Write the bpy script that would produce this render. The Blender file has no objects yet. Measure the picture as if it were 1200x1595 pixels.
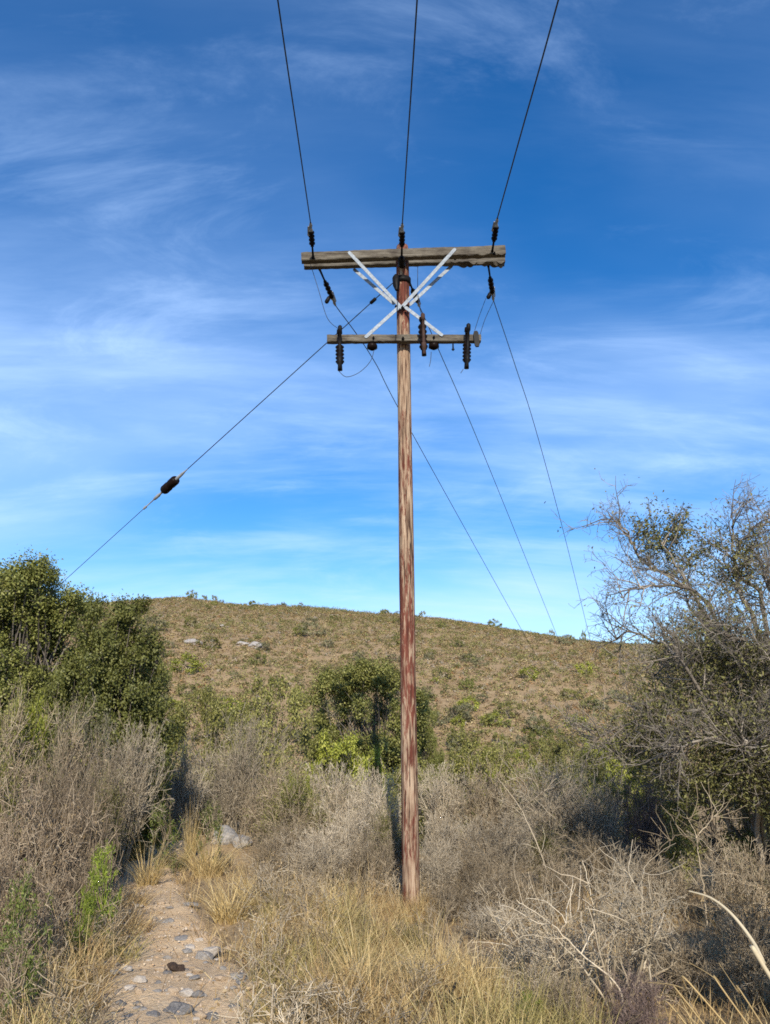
import bpy, bmesh, math, random
import numpy as np
from mathutils import Vector, Matrix, noise as mnoise

R = math.radians
scene = bpy.context.scene
col = scene.collection

# ------------------------------------------------------------------ camera
PITCH = R(15.0)
EYE = Vector((0.0, 0.0, 1.6))
FPX = 1208.0
cam_d = bpy.data.cameras.new('camera')
cam_d.sensor_fit = 'VERTICAL'
cam_d.sensor_height = 24.0
cam_d.lens = 24.0 * FPX / 1595.0
cam_d.clip_start = 0.05
cam_d.clip_end = 3000.0
cam = bpy.data.objects.new('camera', cam_d)
cam.location = EYE
cam.rotation_euler = (R(90) + PITCH, 0, 0)
col.objects.link(cam)
scene.camera = cam

# ------------------------------------------------------------------ sky and sun
SUN_EL, SUN_AZ = R(29.0), R(177.2)          # azimuth clockwise from +Y: behind the viewer, a little to the right
world = bpy.data.worlds.new('World')
scene.world = world
world.use_nodes = True


def build_world():
    nt = world.node_tree
    nt.nodes.clear()
    N = nt.nodes.new
    L = nt.links.new
    out = N('ShaderNodeOutputWorld')
    bg = N('ShaderNodeBackground')
    bg.inputs['Strength'].default_value = 0.13
    sky = N('ShaderNodeTexSky')
    sky.sky_type = 'NISHITA'
    sky.sun_disc = False
    sky.sun_elevation = SUN_EL
    sky.sun_rotation = SUN_AZ
    sky.altitude = 900
    sky.air_density = 1.0
    sky.dust_density = 0.15
    sky.ozone_density = 2.2
    hs = N('ShaderNodeHueSaturation')
    hs.inputs['Hue'].default_value = 0.507
    hs.inputs['Saturation'].default_value = 1.46
    hs.inputs['Value'].default_value = 1.0
    L(sky.outputs[0], hs.inputs['Color'])
    tc = N('ShaderNodeTexCoord')
    sep = N('ShaderNodeSeparateXYZ')
    L(tc.outputs['Generated'], sep.inputs[0])

    def math_n(op, a, b=None, clamp=False):
        n = N('ShaderNodeMath')
        n.operation = op
        n.use_clamp = clamp
        for i, v in enumerate((a, b)):
            if v is None:
                continue
            if isinstance(v, (int, float)):
                n.inputs[i].default_value = v
            else:
                L(v, n.inputs[i])
        return n.outputs[0]
    zz = math_n('ADD', math_n('MAXIMUM', sep.outputs['Z'], 0.0), 0.28)
    u = math_n('DIVIDE', sep.outputs['X'], zz)
    v = math_n('DIVIDE', sep.outputs['Y'], zz)
    cmb = N('ShaderNodeCombineXYZ')
    L(u, cmb.inputs[0])
    L(v, cmb.inputs[1])

    def layer(scale, rot, loc, nscale, detail, rough, dist, lo, hi):
        mp = N('ShaderNodeMapping')
        mp.inputs['Rotation'].default_value = (0, 0, rot)
        mp.inputs['Scale'].default_value = scale
        mp.inputs['Location'].default_value = loc
        L(cmb.outputs[0], mp.inputs['Vector'])
        nz = N('ShaderNodeTexNoise')
        nz.inputs['Scale'].default_value = nscale
        nz.inputs['Detail'].default_value = detail
        nz.inputs['Roughness'].default_value = rough
        nz.inputs['Distortion'].default_value = dist
        L(mp.outputs[0], nz.inputs['Vector'])
        mr = N('ShaderNodeMapRange')
        mr.interpolation_type = 'SMOOTHSTEP'
        mr.inputs['From Min'].default_value = lo
        mr.inputs['From Max'].default_value = hi
        L(nz.outputs['Fac'], mr.inputs['Value'])
        return mr.outputs[0]
    veil = layer((0.7, 1.0, 1), R(-22), (3.1, 0.45, 0), 1.1, 4.0, 0.5, 0.3, 0.30, 0.75)
    streak = layer((0.5, 2.1, 1), R(-24), (1.7, 2.3, 0), 1.6, 10.0, 0.6, 0.35, 0.40, 0.78)
    wisp = layer((1.0, 2.3, 1), R(42), (5.2, 1.3, 0), 2.2, 12.0, 0.66, 0.6, 0.46, 0.86)
    s = math_n('ADD', math_n('MULTIPLY', veil, 0.50), math_n('MULTIPLY', streak, 0.50))
    s = math_n('ADD', s, 0.06)
    # low cirrus is seen through more air: thicker towards the horizon
    mr = N('ShaderNodeMapRange')
    mr.interpolation_type = 'SMOOTHSTEP'
    mr.inputs['From Min'].default_value = 0.70
    mr.inputs['From Max'].default_value = 0.26
    mr.inputs['To Min'].default_value = 0.14
    mr.inputs['To Max'].default_value = 1.0
    L(sep.outputs['Z'], mr.inputs['Value'])
    s = math_n('MULTIPLY', s, mr.outputs[0])
    s = math_n('ADD', s, math_n('MULTIPLY', wisp, 0.30))
    s = math_n('MINIMUM', s, 0.78)
    mix = N('ShaderNodeMix')
    mix.data_type = 'RGBA'
    mix.inputs['B'].default_value = (4.1, 5.75, 8.5, 1)
    L(s, mix.inputs['Factor'])
    L(hs.outputs[0], mix.inputs['A'])
    L(mix.outputs['Result'], bg.inputs['Color'])
    L(bg.outputs[0], out.inputs[0])


build_world()
sun_d = bpy.data.lights.new('sun', 'SUN')
sun_d.energy = 5.0
sun_d.angle = R(0.42)
sun_d.color = (1.0, 0.93, 0.82)
sun = bpy.data.objects.new('sun', sun_d)
to_sun = Vector((math.sin(SUN_AZ) * math.cos(SUN_EL), math.cos(SUN_AZ) * math.cos(SUN_EL), math.sin(SUN_EL)))
sun.rotation_euler = to_sun.to_track_quat('Z', 'Y').to_euler()
sun.location = (4, -20, 25)
col.objects.link(sun)

vs = scene.view_settings
scene.display_settings.display_device = 'sRGB'
vs.view_transform = 'Standard'
vs.look = 'None'
vs.exposure = 0.42
vs.gamma = 1.0
try:
    scene.cycles.max_bounces = 4
    scene.cycles.diffuse_bounces = 2
    scene.cycles.glossy_bounces = 2
    scene.cycles.transmission_bounces = 2
    scene.cycles.use_denoising = False
    scene.cycles.filter_width = 1.7
except Exception:
    pass


# ------------------------------------------------------------------ helpers
_c, _s = math.cos(PITCH), math.sin(PITCH)


def at(u, v, Y):
    """point of the place seen in direction (u, v), Y metres ahead of the viewer"""
    a, b = (u - 600.0) / FPX, (797.5 - v) / FPX
    d = Vector((a, _c - b * _s, _s + b * _c))
    return EYE + d * (Y / d.y)


def depth_of(p):
    q = p - EYE
    return q.y * _c + q.z * _s


def tag(o, label=None, cat=None, group=None, kind=None):
    if label:
        o['label'] = label
    if cat:
        o['category'] = cat
    if group:
        o['group'] = group
    if kind:
        o['kind'] = kind
    return o


def empty(name, loc=(0, 0, 0), rz=0.0):
    o = bpy.data.objects.new(name, None)
    o.location = loc
    o.rotation_euler = (0, 0, rz)
    o.empty_display_size = 0.2
    col.objects.link(o)
    return o


def link(name, me, mat=None, parent=None):
    o = bpy.data.objects.new(name, me)
    col.objects.link(o)
    if mat is not None:
        me.materials.append(mat)
    if parent is not None:
        o.parent = parent
    return o


def copy_tree(o, parent=None):
    c = o.copy()
    col.objects.link(c)
    if parent is not None:
        c.parent = parent
    for ch in list(o.children):
        copy_tree(ch, c)
    return c


def quads_mesh(name, V, Q, smooth=False, corners=4):
    V = np.asarray(V, dtype=np.float32).reshape(-1, 3)
    Q = np.asarray(Q, dtype=np.int32).reshape(-1, corners)
    me = bpy.data.meshes.new(name)
    me.vertices.add(len(V))
    me.vertices.foreach_set('co', V.ravel())
    me.loops.add(Q.size)
    me.loops.foreach_set('vertex_index', Q.ravel())
    me.polygons.add(len(Q))
    me.polygons.foreach_set('loop_start', np.arange(0, Q.size, corners, dtype=np.int32))
    me.polygons.foreach_set('loop_total', np.full(len(Q), corners, dtype=np.int32))
    if smooth:
        me.polygons.foreach_set('use_smooth', np.ones(len(Q), dtype=bool))
    me.update(calc_edges=True)
    me.validate()
    return me


def chain_arrays(chains, sides=3):
    """chains: lists of (point, radius); every chain becomes one connected tube"""
    P, A, Rr, first = [], [], [], []
    for ch in chains:
        n = len(ch)
        for i, (p, r) in enumerate(ch):
            a = ch[max(i - 1, 0)][0]
            b = ch[min(i + 1, n - 1)][0]
            P.append((p[0], p[1], p[2]))
            A.append((b[0] - a[0], b[1] - a[1], b[2] - a[2]))
            Rr.append(r)
            first.append(i < n - 1)
    P = np.array(P)
    A = np.array(A)
    Rr = np.array(Rr)
    first = np.array(first)
    A /= np.maximum(np.linalg.norm(A, axis=1, keepdims=True), 1e-9)
    ref = np.zeros_like(A)
    ref[:, 0], ref[:, 1], ref[:, 2] = 0.31, 0.17, 0.93
    near = np.abs((A * ref).sum(1)) > 0.995
    ref[near] = (1, 0, 0)
    s = np.cross(A, ref)
    s /= np.maximum(np.linalg.norm(s, axis=1, keepdims=True), 1e-9)
    t = np.cross(A, s)
    ang = np.arange(sides) * 2 * math.pi / sides
    V = P[:, None, :] + Rr[:, None, None] * (np.cos(ang)[None, :, None] * s[:, None, :] + np.sin(ang)[None, :, None] * t[:, None, :])
    idx = np.nonzero(first)[0]
    k = np.arange(sides)
    k2 = (k + 1) % sides
    a = idx[:, None] * sides
    b = (idx[:, None] + 1) * sides
    Q = np.stack([a + k, a + k2, b + k2, b + k], axis=2).reshape(-1, 4)
    return V.reshape(-1, 3), Q


def tube_mesh(name, chains, sides=3, smooth=False):
    V, Q = chain_arrays(chains, sides)
    return quads_mesh(name, V, Q, smooth)


def leaf_arrays(rs, pos, L0, L1, asp, up=0.35, outward=None, ow=0.0, curl=0.15):
    n = len(pos)
    # a blade turns its face out of the crown and up to the light, loosely
    nn = rs.normal(size=(n, 3)) * .62
    nn[:, 2] += up
    if outward is not None:
        nn += outward * ow
    nn /= np.maximum(np.linalg.norm(nn, axis=1, keepdims=True), 1e-9)
    r = rs.normal(size=(n, 3))
    s = np.cross(nn, r)
    s /= np.maximum(np.linalg.norm(s, axis=1, keepdims=True), 1e-9)
    d = np.cross(s, nn)
    Ln = rs.uniform(L0, L1, size=(n, 1))
    W = Ln * asp * 0.5
    a = pos
    b = pos + d * Ln * 0.5 + s * W + nn * Ln * curl
    c = pos + d * Ln
    e = pos + d * Ln * 0.5 - s * W + nn * Ln * curl
    V = np.stack([a, b, c, e], axis=1).reshape(-1, 3)
    Q = np.arange(n * 4).reshape(-1, 4)
    return V, Q


# ------------------------------------------------------------------ materials
def new_mat(name):
    m = bpy.data.materials.new(name)
    m.use_nodes = True
    nt = m.node_tree
    nt.nodes.clear()
    out = nt.nodes.new('ShaderNodeOutputMaterial')
    return m, nt, out


def ramp(nt, stops, fac=None, interp='LINEAR'):
    r = nt.nodes.new('ShaderNodeValToRGB')
    r.color_ramp.interpolation = interp
    el = r.color_ramp.elements
    while len(el) < len(stops):
        el.new(0.5)
    for e, (p, c) in zip(el, stops):
        e.position = p
        e.color = (c[0], c[1], c[2], 1)
    if fac is not None:
        nt.links.new(fac, r.inputs[0])
    return r.outputs[0]


def noise_node(nt, scale=(1, 1, 1), s=5.0, detail=4.0, rough=0.55, dist=0.0, coord='Object', loc=(0, 0, 0)):
    tc = nt.nodes.new('ShaderNodeTexCoord')
    mp = nt.nodes.new('ShaderNodeMapping')
    mp.inputs['Scale'].default_value = scale
    mp.inputs['Location'].default_value = loc
    nt.links.new(tc.outputs[coord], mp.inputs[0])
    nz = nt.nodes.new('ShaderNodeTexNoise')
    nz.inputs['Scale'].default_value = s
    nz.inputs['Detail'].default_value = detail
    nz.inputs['Roughness'].default_value = rough
    nz.inputs['Distortion'].default_value = dist
    nt.links.new(mp.outputs[0], nz.inputs['Vector'])
    return nz.outputs['Fac']


def mixc(nt, fac, a, b, mode='MIX'):
    m = nt.nodes.new('ShaderNodeMix')
    m.data_type = 'RGBA'
    m.blend_type = mode
    for k, v in (('Factor', fac), ('A', a), ('B', b)):
        if isinstance(v, (int, float)):
            m.inputs[k].default_value = v
        elif isinstance(v, tuple):
            m.inputs[k].default_value = (v[0], v[1], v[2], 1)
        else:
            nt.links.new(v, m.inputs[k])
    return m.outputs['Result']


def principled(nt, out, colour, rough=0.7, metal=0.0, spec=0.3, bump=None, bump_s=0.3, bump_d=0.01):
    p = nt.nodes.new('ShaderNodeBsdfPrincipled')
    if isinstance(colour, tuple):
        p.inputs['Base Color'].default_value = (colour[0], colour[1], colour[2], 1)
    else:
        nt.links.new(colour, p.inputs['Base Color'])
    p.inputs['Roughness'].default_value = rough
    p.inputs['Metallic'].default_value = metal
    p.inputs['Specular IOR Level'].default_value = spec
    if bump is not None:
        b = nt.nodes.new('ShaderNodeBump')
        b.inputs['Strength'].default_value = bump_s
        b.inputs['Distance'].default_value = bump_d
        nt.links.new(bump, b.inputs['Height'])
        nt.links.new(b.outputs[0], p.inputs['Normal'])
    nt.links.new(p.outputs[0], out.inputs[0])
    return p


def mat_island(name, stops, rough=0.6, transl=0.0, spec=0.25, vary=0.25):
    """each leaf, blade or twig takes its own tone; each plant drifts a little as a whole"""
    m, nt, out = new_mat(name)
    g = nt.nodes.new('ShaderNodeNewGeometry')
    c = ramp(nt, stops, g.outputs['Random Per Island'])
    oi = nt.nodes.new('ShaderNodeObjectInfo')
    mr = nt.nodes.new('ShaderNodeMapRange')
    mr.inputs['To Min'].default_value = 1 - vary
    mr.inputs['To Max'].default_value = 1 + vary
    nt.links.new(oi.outputs['Random'], mr.inputs['Value'])
    hs = nt.nodes.new('ShaderNodeHueSaturation')
    nt.links.new(c, hs.inputs['Color'])
    nt.links.new(mr.outputs[0], hs.inputs['Value'])
    c = hs.outputs[0]
    p = principled(nt, out, c, rough, 0, spec)
    if transl > 0:
        t = nt.nodes.new('ShaderNodeBsdfTranslucent')
        nt.links.new(c, t.inputs[0])
        mx = nt.nodes.new('ShaderNodeMixShader')
        mx.inputs[0].default_value = transl
        nt.links.new(p.outputs[0], mx.inputs[1])
        nt.links.new(t.outputs[0], mx.inputs[2])
        nt.links.new(mx.outputs[0], out.inputs[0])
    return m


def S(*cs):
    n = len(cs)
    return [(i / (n - 1), c) for i, c in enumerate(cs)]


M = {}
M['leaf_dark'] = mat_island('leaf_dark', S((.1, .11, .024), (.17, .178, .042), (.25, .245, .075)), .5, .25, .3)
M['leaf_olive'] = mat_island('leaf_olive', S((.1, .1, .025), (.19, .185, .048), (.3, .275, .09)), .55, .2)
M['leaf_lime'] = mat_island('leaf_lime', S((.15, .17, .022), (.26, .28, .04), (.37, .36, .07)), .5, .22)
M['leaf_grey'] = mat_island('leaf_grey', S((.1, .1, .05), (.18, .17, .085), (.27, .25, .14)), .6, .2)
M['leaf_rust'] = mat_island('leaf_rust', S((.12, .06, .02), (.24, .125, .04), (.3, .19, .07)), .6, .2)
M['leaf_dry'] = mat_island('leaf_dry', S((.2, .13, .06), (.32, .225, .11), (.42, .32, .18)), .7, .2)
M['herb_dull'] = mat_island('herb_dull', S((.06, .085, .015), (.11, .14, .03), (.18, .2, .05)), .5, .25)
M['herb'] = mat_island('herb', S((.11, .15, .02), (.2, .26, .03), (.3, .36, .05)), .5, .25)
M['twig_grey'] = mat_island('twig_grey', S((.19, .15, .1), (.38, .31, .215), (.55, .47, .345)), .8, vary=.32)
M['twig_brown'] = mat_island('twig_brown', S((.12, .09, .055), (.26, .2, .125), (.42, .34, .23)), .8)
M['twig_purple'] = mat_island('twig_purple', S((.09, .06, .05), (.17, .12, .1), (.28, .205, .17)), .8)
M['twig_pale'] = mat_island('twig_pale', S((.3, .24, .155), (.44, .36, .245), (.54, .46, .335)), .8)
M['twig_thorn'] = mat_island('twig_thorn', S((.09, .075, .06), (.19, .16, .125), (.34, .295, .235)), .8)
M['twig_tangle'] = mat_island('twig_tangle', S((.1, .072, .045), (.21, .155, .1), (.37, .295, .2)), .8)
M['twig_char'] = mat_island('twig_char', S((.01, .009, .008), (.03, .025, .02)), .8)
M['bark'] = mat_island('bark', S((.07, .058, .045), (.14, .118, .095), (.21, .182, .15)), .85)
M['grass_gold'] = mat_island('grass_gold', S((.36, .25, .095), (.6, .44, .19), (.72, .59, .32)), .6, .25, .25, .15)
M['grass_straw'] = mat_island('grass_straw', S((.22, .13, .055), (.46, .32, .14), (.66, .51, .26)), .65, .25, .25, .15)
M['grass_green'] = mat_island('grass_green', S((.2, .16, .05), (.34, .28, .1), (.5, .4, .18)), .6, .25, .25, .15)
M['leaf_thorn'] = mat_island('leaf_thorn', S((.09, .088, .028), (.155, .148, .048), (.23, .215, .08)), .6, .2)
M['leaf_mid'] = mat_island('leaf_mid', S((.11, .118, .025), (.2, .2, .05), (.3, .285, .09)), .5, .25, .3, .02)
M['reed'] = mat_island('reed', S((.5, .4, .23), (.62, .52, .34), (.7, .6, .42)), .6, .2)


def mat_scrub():
    m, nt, out = new_mat('hill_scrub')
    at_ = nt.nodes.new('ShaderNodeAttribute')
    at_.attribute_name = 'tint'
    principled(nt, out, at_.outputs['Color'], .75, 0, .15)
    return m


M['scrub'] = mat_scrub()


def mat_ground():
    m, nt, out = new_mat('ground')
    a = noise_node(nt, s=0.55, detail=6, rough=.6)
    b = noise_node(nt, s=9.0, detail=5, rough=.65, loc=(3, 1, 0))
    c = ramp(nt, [(.3, (.2, .135, .075)), (.5, (.3, .205, .11)), (.7, (.38, .28, .16))], a)
    d = ramp(nt, [(.3, (.1, .07, .045)), (.55, (.32, .23, .13)), (.75, (.42, .33, .2))], b)
    principled(nt, out, mixc(nt, .5, c, d), .95, 0, .1, b, .6, .05)
    return m


def mat_path():
    m, nt, out = new_mat('path_soil')
    a = noise_node(nt, s=1.6, detail=6, rough=.6)
    b = noise_node(nt, s=28.0, detail=5, rough=.7, loc=(3, 1, 0))
    c = ramp(nt, [(.3, (.45, .3, .165)), (.5, (.64, .45, .26)), (.72, (.7, .54, .35))], a)
    d = ramp(nt, [(.28, (.26, .17, .1)), (.46, (.56, .4, .235)), (.7, (.66, .52, .35))], b)
    principled(nt, out, mixc(nt, .5, c, d), .95, 0, .1, b, .8, .03)
    return m


def mat_stone(name, lo, mid, hi):
    m, nt, out = new_mat(name)
    a = noise_node(nt, s=6.0, detail=8, rough=.65)
    c = ramp(nt, [(.3, lo), (.52, mid), (.72, hi)], a)
    b = noise_node(nt, s=30.0, detail=4, rough=.6)
    principled(nt, out, c, .85, 0, .25, b, .5, .02)
    return m


M['ground'] = mat_ground()
M['path'] = mat_path()
M['stone_grey'] = mat_stone('stone_grey', (.12, .112, .105), (.25, .232, .21), (.37, .34, .305))
M['stone_dark'] = mat_stone('stone_dark', (.08, .076, .072), (.16, .152, .145), (.27, .255, .24))
M['stone_tan'] = mat_stone('stone_tan', (.22, .16, .1), (.38, .29, .2), (.5, .41, .3))
M['stone_pale'] = mat_stone('stone_pale', (.3, .26, .21), (.45, .395, .33), (.57, .52, .45))
M['dung'] = mat_stone('dung', (.02, .013, .009), (.05, .033, .024), (.1, .07, .05))
M['outcrop'] = mat_stone('outcrop', (.2, .18, .155), (.33, .295, .26), (.44, .4, .36))


def mat_pole():
    m, nt, out = new_mat('pole_wood')
    # dry grain drawn out along the trunk, with the red bark skin left in torn strips
    g = noise_node(nt, (1, 1, .06), 38.0, 5, .6)
    grain = ramp(nt, [(.34, (.045, .024, .018)), (.44, (.21, .135, .088)), (.58, (.36, .26, .175)), (.8, (.45, .35, .255))], g)
    r = noise_node(nt, (1, 1, .17), 24.0, 7, .72, .5, loc=(.3, .7, 0))
    tc = nt.nodes.new('ShaderNodeTexCoord')
    sp = nt.nodes.new('ShaderNodeSeparateXYZ')
    nt.links.new(tc.outputs['Object'], sp.inputs[0])
    big = noise_node(nt, (1, 1, .35), 2.6, 2, .5, loc=(1, 5, 2.2))
    # more skin left on the lower half of the pole, hardly any in the middle
    hr = ramp(nt, [(0, (.56,) * 3), (.1, (.545,) * 3), (.34, (.58,) * 3), (.46, (.59,) * 3), (.51, (.505,) * 3), (.8, (.5,) * 3), (.88, (.58,) * 3), (1, (.6,) * 3)])
    hn = hr.node
    mr = nt.nodes.new('ShaderNodeMath')
    mr.operation = 'DIVIDE'
    mr.inputs[1].default_value = 8.9
    nt.links.new(sp.outputs['Z'], mr.inputs[0])
    nt.links.new(mr.outputs[0], hn.inputs[0])
    sm = nt.nodes.new('ShaderNodeMath')
    sm.operation = 'ADD'
    nt.links.new(r, sm.inputs[0])
    nt.links.new(hr, sm.inputs[1])
    s2 = nt.nodes.new('ShaderNodeMath')
    s2.operation = 'MULTIPLY_ADD'
    s2.inputs[1].default_value = .35
    nt.links.new(big, s2.inputs[0])
    nt.links.new(sm.outputs[0], s2.inputs[2])
    mk = nt.nodes.new('ShaderNodeMapRange')
    mk.inputs['From Min'].default_value = 1.2
    mk.inputs['From Max'].default_value = 1.3
    nt.links.new(s2.outputs[0], mk.inputs['Value'])
    red = ramp(nt, [(.3, (.06, .018, .012)), (.55, (.14, .045, .03)), (.75, (.27, .115, .075))], g)
    c = mixc(nt, mk.outputs[0], grain, red)
    ck = noise_node(nt, (1, 1, .022), 75.0, 3, .5, loc=(4, 2, 1))
    c = mixc(nt, ramp(nt, [(.36, (1, 1, 1)), (.41, (0, 0, 0))], ck), c, (.03, .018, .013))
    principled(nt, out, c, .85, 0, .12, ck, 1.0, .015)
    return m


def mat_arm():
    m, nt, out = new_mat('weathered_timber')
    g = noise_node(nt, (.09, 1, 1), 42.0, 5, .65)
    b = noise_node(nt, (.4, 1, 1), 7.0, 6, .7, loc=(2, 3, 1))
    c = ramp(nt, [(.34, (.035, .028, .022)), (.5, (.1, .085, .066)), (.63, (.17, .15, .12)), (.8, (.28, .25, .205))], g)
    d = ramp(nt, [(.38, (.04, .032, .026)), (.52, (.12, .105, .08)), (.7, (.22, .2, .165))], b)
    principled(nt, out, mixc(nt, .5, c, d), .9, 0, .15, g, .9, .012)
    return m


def mat_plain(name, c, rough, metal=0.0, spec=.5, dirt=.25, s=14.0):
    m, nt, out = new_mat(name)
    a = noise_node(nt, s=s, detail=5, rough=.6)
    lo = tuple(x * (1 - dirt) for x in c)
    hi = tuple(min(1, x * (1 + dirt * .6)) for x in c)
    principled(nt, out, ramp(nt, [(.35, lo), (.65, hi)], a), rough, metal, spec)
    return m


M['pole'] = mat_pole()
M['arm'] = mat_arm()
M['galv'] = mat_plain('galvanised_steel', (.25, .28, .31), .6, 0, .2, .3, 30.0)
M['steel'] = mat_plain('dark_steel', (.01, .009, .009), .5, 0, .08, .4)
M['bright'] = mat_plain('bright_fitting', (.28, .3, .32), .5, .2, .5, .2)
M['porcelain'] = mat_plain('brown_porcelain', (.011, .007, .006), .35, 0, .05, .3)
M['rust'] = mat_plain('rusty_tube', (.06, .036, .028), .75, 0, .1, .4)
M['wire'] = mat_plain('aged_conductor', (.03, .033, .042), .55, .3, .4, .3)


# ------------------------------------------------------------------ terrain
_PY = np.array([-60, -5, 0, 10, 15, 25, 40, 52, 66], float)
_PZ = np.array([1.8, .2, 0, -.6, -.93, -1.78, -3.0, -3.1, -2.2], float)
_crest = [(-700, 960), (-300, 948), (-100, 942), (100, 938), (200, 935), (260, 931), (300, 928), (350, 934), (420, 941), (520, 947), (600, 953),
          (660, 962), (720, 968), (770, 975), (820, 985), (860, 994), (930, 999), (1050, 1003), (1200, 1002), (1500, 990), (2000, 960)]
CY = 185.0
_CX = np.array([at(u, v, CY).x for u, v in _crest])
_CZ = np.array([at(u, v, CY).z for u, v in _crest]) - 0.5


def ground(x, y):
    base = float(np.interp(y, _PY, _PZ))
    if y > 66:
        cz = float(np.interp(x, _CX, _CZ))
        if y <= CY:
            t = (y - 66) / (CY - 66)
            t = t + 0.10 * math.sin(math.pi * t)
            base = -2.2 + (cz + 2.2) * t
        else:
            base = cz - (y - CY) * 0.14
            base = max(base, -30)
        w = min(1, (y - 66) / 30.0)
        base += w * (0.9 * mnoise.noise((x * .045, y * .045, 3.3)) + .35 * mnoise.noise((x * .16, y * .16, 1.1)))
    if y < 45:
        t = min(max((-x - 3.2) / 5.0, 0), 1)
        base += .5 * t * t * (3 - 2 * t) * min(max((45 - y) / 20, 0), 1)
        base += .42 * math.exp(-((x + 3.05) ** 2 + (y - 17.3) ** 2) / 2.2)
        base += .05 * mnoise.noise((x * .9, y * .9, 0)) + .10 * mnoise.noise((x * .25, y * .25, 7))
    return base


# footpath centre line: (x, y, half width)
_PTH = [(-1.1, 2.0, .95), (-1.4, 5.3, 1.0), (-1.9, 7.2, .7), (-2.5, 9.2, .46), (-3.25, 11.5, .42), (-3.95, 14.0, .38), (-4.5, 17.0, .3)]


def path_at(y):
    ys = [p[1] for p in _PTH]
    return float(np.interp(y, ys, [p[0] for p in _PTH])), float(np.interp(y, ys, [p[2] for p in _PTH]))


def build_ground():
    def axis(fine0, fine1, step, lo, hi, grow):
        a = list(np.arange(fine0, fine1, step))
        s, v = step, fine1
        while v < hi:
            a.append(v)
            s *= grow
            v += s
        a.append(hi)
        s, v = step, fine0 - step
        while v > lo:
            a.insert(0, v)
            s *= grow
            v -= s
        a.insert(0, lo)
        return a
    xs = axis(-9, 9, .16, -700, 700, 1.06)
    ys = axis(2, 18, .16, -60, 700, 1.045)
    V = []
    for y in ys:
        for x in xs:
            z = ground(x, y)
            if 2 < y < 18 and -9 < x < 9:
                cx, hw = path_at(y)
                if abs(x - cx) < hw + .3:
                    z -= .05
                z += .02 * mnoise.noise((x * 5, y * 5, 2))
            V.append((x, y, z))
    nx, ny = len(xs), len(ys)
    i = np.arange(nx - 1)[None, :] + np.arange(ny - 1)[:, None] * nx
    Q = np.stack([i, i + 1, i + 1 + nx, i + nx], axis=2).reshape(-1, 4)
    o = link('ground', quads_mesh('ground', V, Q, True), M['ground'])
    tag(o, kind='structure', label='dry scrubby ground running down into a shallow valley and up a far ochre hill')

    V, n = [], 25
    yy = np.arange(2.0, 17.0, .07)
    for y in yy:
        cx, hw = path_at(y)
        hw *= 1.5 + .3 * mnoise.noise((3.3, y * .8, 0))
        cx += .18 * mnoise.noise((9.1, y * .5, 0))
        for k in range(n):
            t = k / (n - 1) * 2 - 1
            x = cx + t * hw
            z = ground(x, y) + .01 + .018 * mnoise.noise((x * 7, y * 7, 4)) + .035 * mnoise.noise((x * 2.1, y * 2.1, 8))
            e = max(0, abs(t) - .55) / .45
            z -= .09 * e * e
            V.append((x, y, z))
    i = np.arange(n - 1)[None, :] + np.arange(len(yy) - 1)[:, None] * n
    Q = np.stack([i, i + 1, i + 1 + n, i + n], axis=2).reshape(-1, 4)
    o = link('path', quads_mesh('path', V, Q, True), M['path'])
    tag(o, kind='structure', label='narrow stony footpath of tan soil winding away through dry grass')


build_ground()


# ------------------------------------------------------------------ the utility pole
def frustum_chain(name, chains, sides, mat, parent, smooth=True):
    return link(name, tube_mesh(name, chains, sides, smooth), mat, parent)


def inv(root, p):
    return Vector(p) - root.location


def beam_mesh(name, a, b, w, h, seed, rot_end=0.0, seg=130):
    """squared timber from a to b, worn along its arrises; the far end can be eaten away"""
    rg = random.Random(seed)
    ax = (b - a)
    Ln = ax.length
    ax.normalize()
    side = Vector((0, 0, 1)).cross(ax).normalized()
    up = ax.cross(side).normalized()
    prof = [(-.5, -.42), (-.42, -.5), (-.15, -.5), (.15, -.5), (.42, -.5), (.5, -.42), (.5, 0), (.5, .42), (.42, .5), (.15, .5), (-.15, .5), (-.42, .5), (-.5, .42), (-.5, 0)]
    V, Q = [], []
    n = len(prof)
    for i in range(seg + 1):
        t = i / seg
        c = a + ax * Ln * t
        for k, (px, py) in enumerate(prof):
            j = .02 * mnoise.noise((t * 9, k * 1.7, seed)) + .05 * mnoise.noise((t * 3, k * 3.1, seed + 4))
            wear = 1 + j * 2.2 + .06 * mnoise.noise((t * 40, k * 5.3, seed))
            e = max(0, (t - .66) / .34) * rot_end
            nz = mnoise.noise((t * 22, k * 2.3, seed + 9))
            dy = 0
            if e > 0 and py < 0:
                dy = -e * (.03 + .2 * max(0, nz)) * (1 if py < -.3 else .3)
            shrink = 1 - .12 * e * max(0, mnoise.noise((t * 30, k, seed + 2)))
            if i in (0, seg):
                wear *= .97
            p = c + side * px * w * wear * shrink + up * (py * h * wear * shrink + dy * .8)
            if i in (0, seg):
                p += ax * .012 * mnoise.noise((k * 2.1, seed, i))
            V.append(p)
    for i in range(seg):
        for k in range(n):
            k2 = (k + 1) % n
            Q.append((i * n + k, i * n + k2, (i + 1) * n + k2, (i + 1) * n + k))
    c0 = len(V)
    V.append(a)
    V.append(b)
    me = bpy.data.meshes.new(name)
    F = Q + [(c0, (k + 1) % n, k) for k in range(n)] + [(c0 + 1, seg * n + k, seg * n + (k + 1) % n) for k in range(n)]
    me.from_pydata([tuple(v) for v in V], [], F)
    me.update()
    return me


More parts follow.
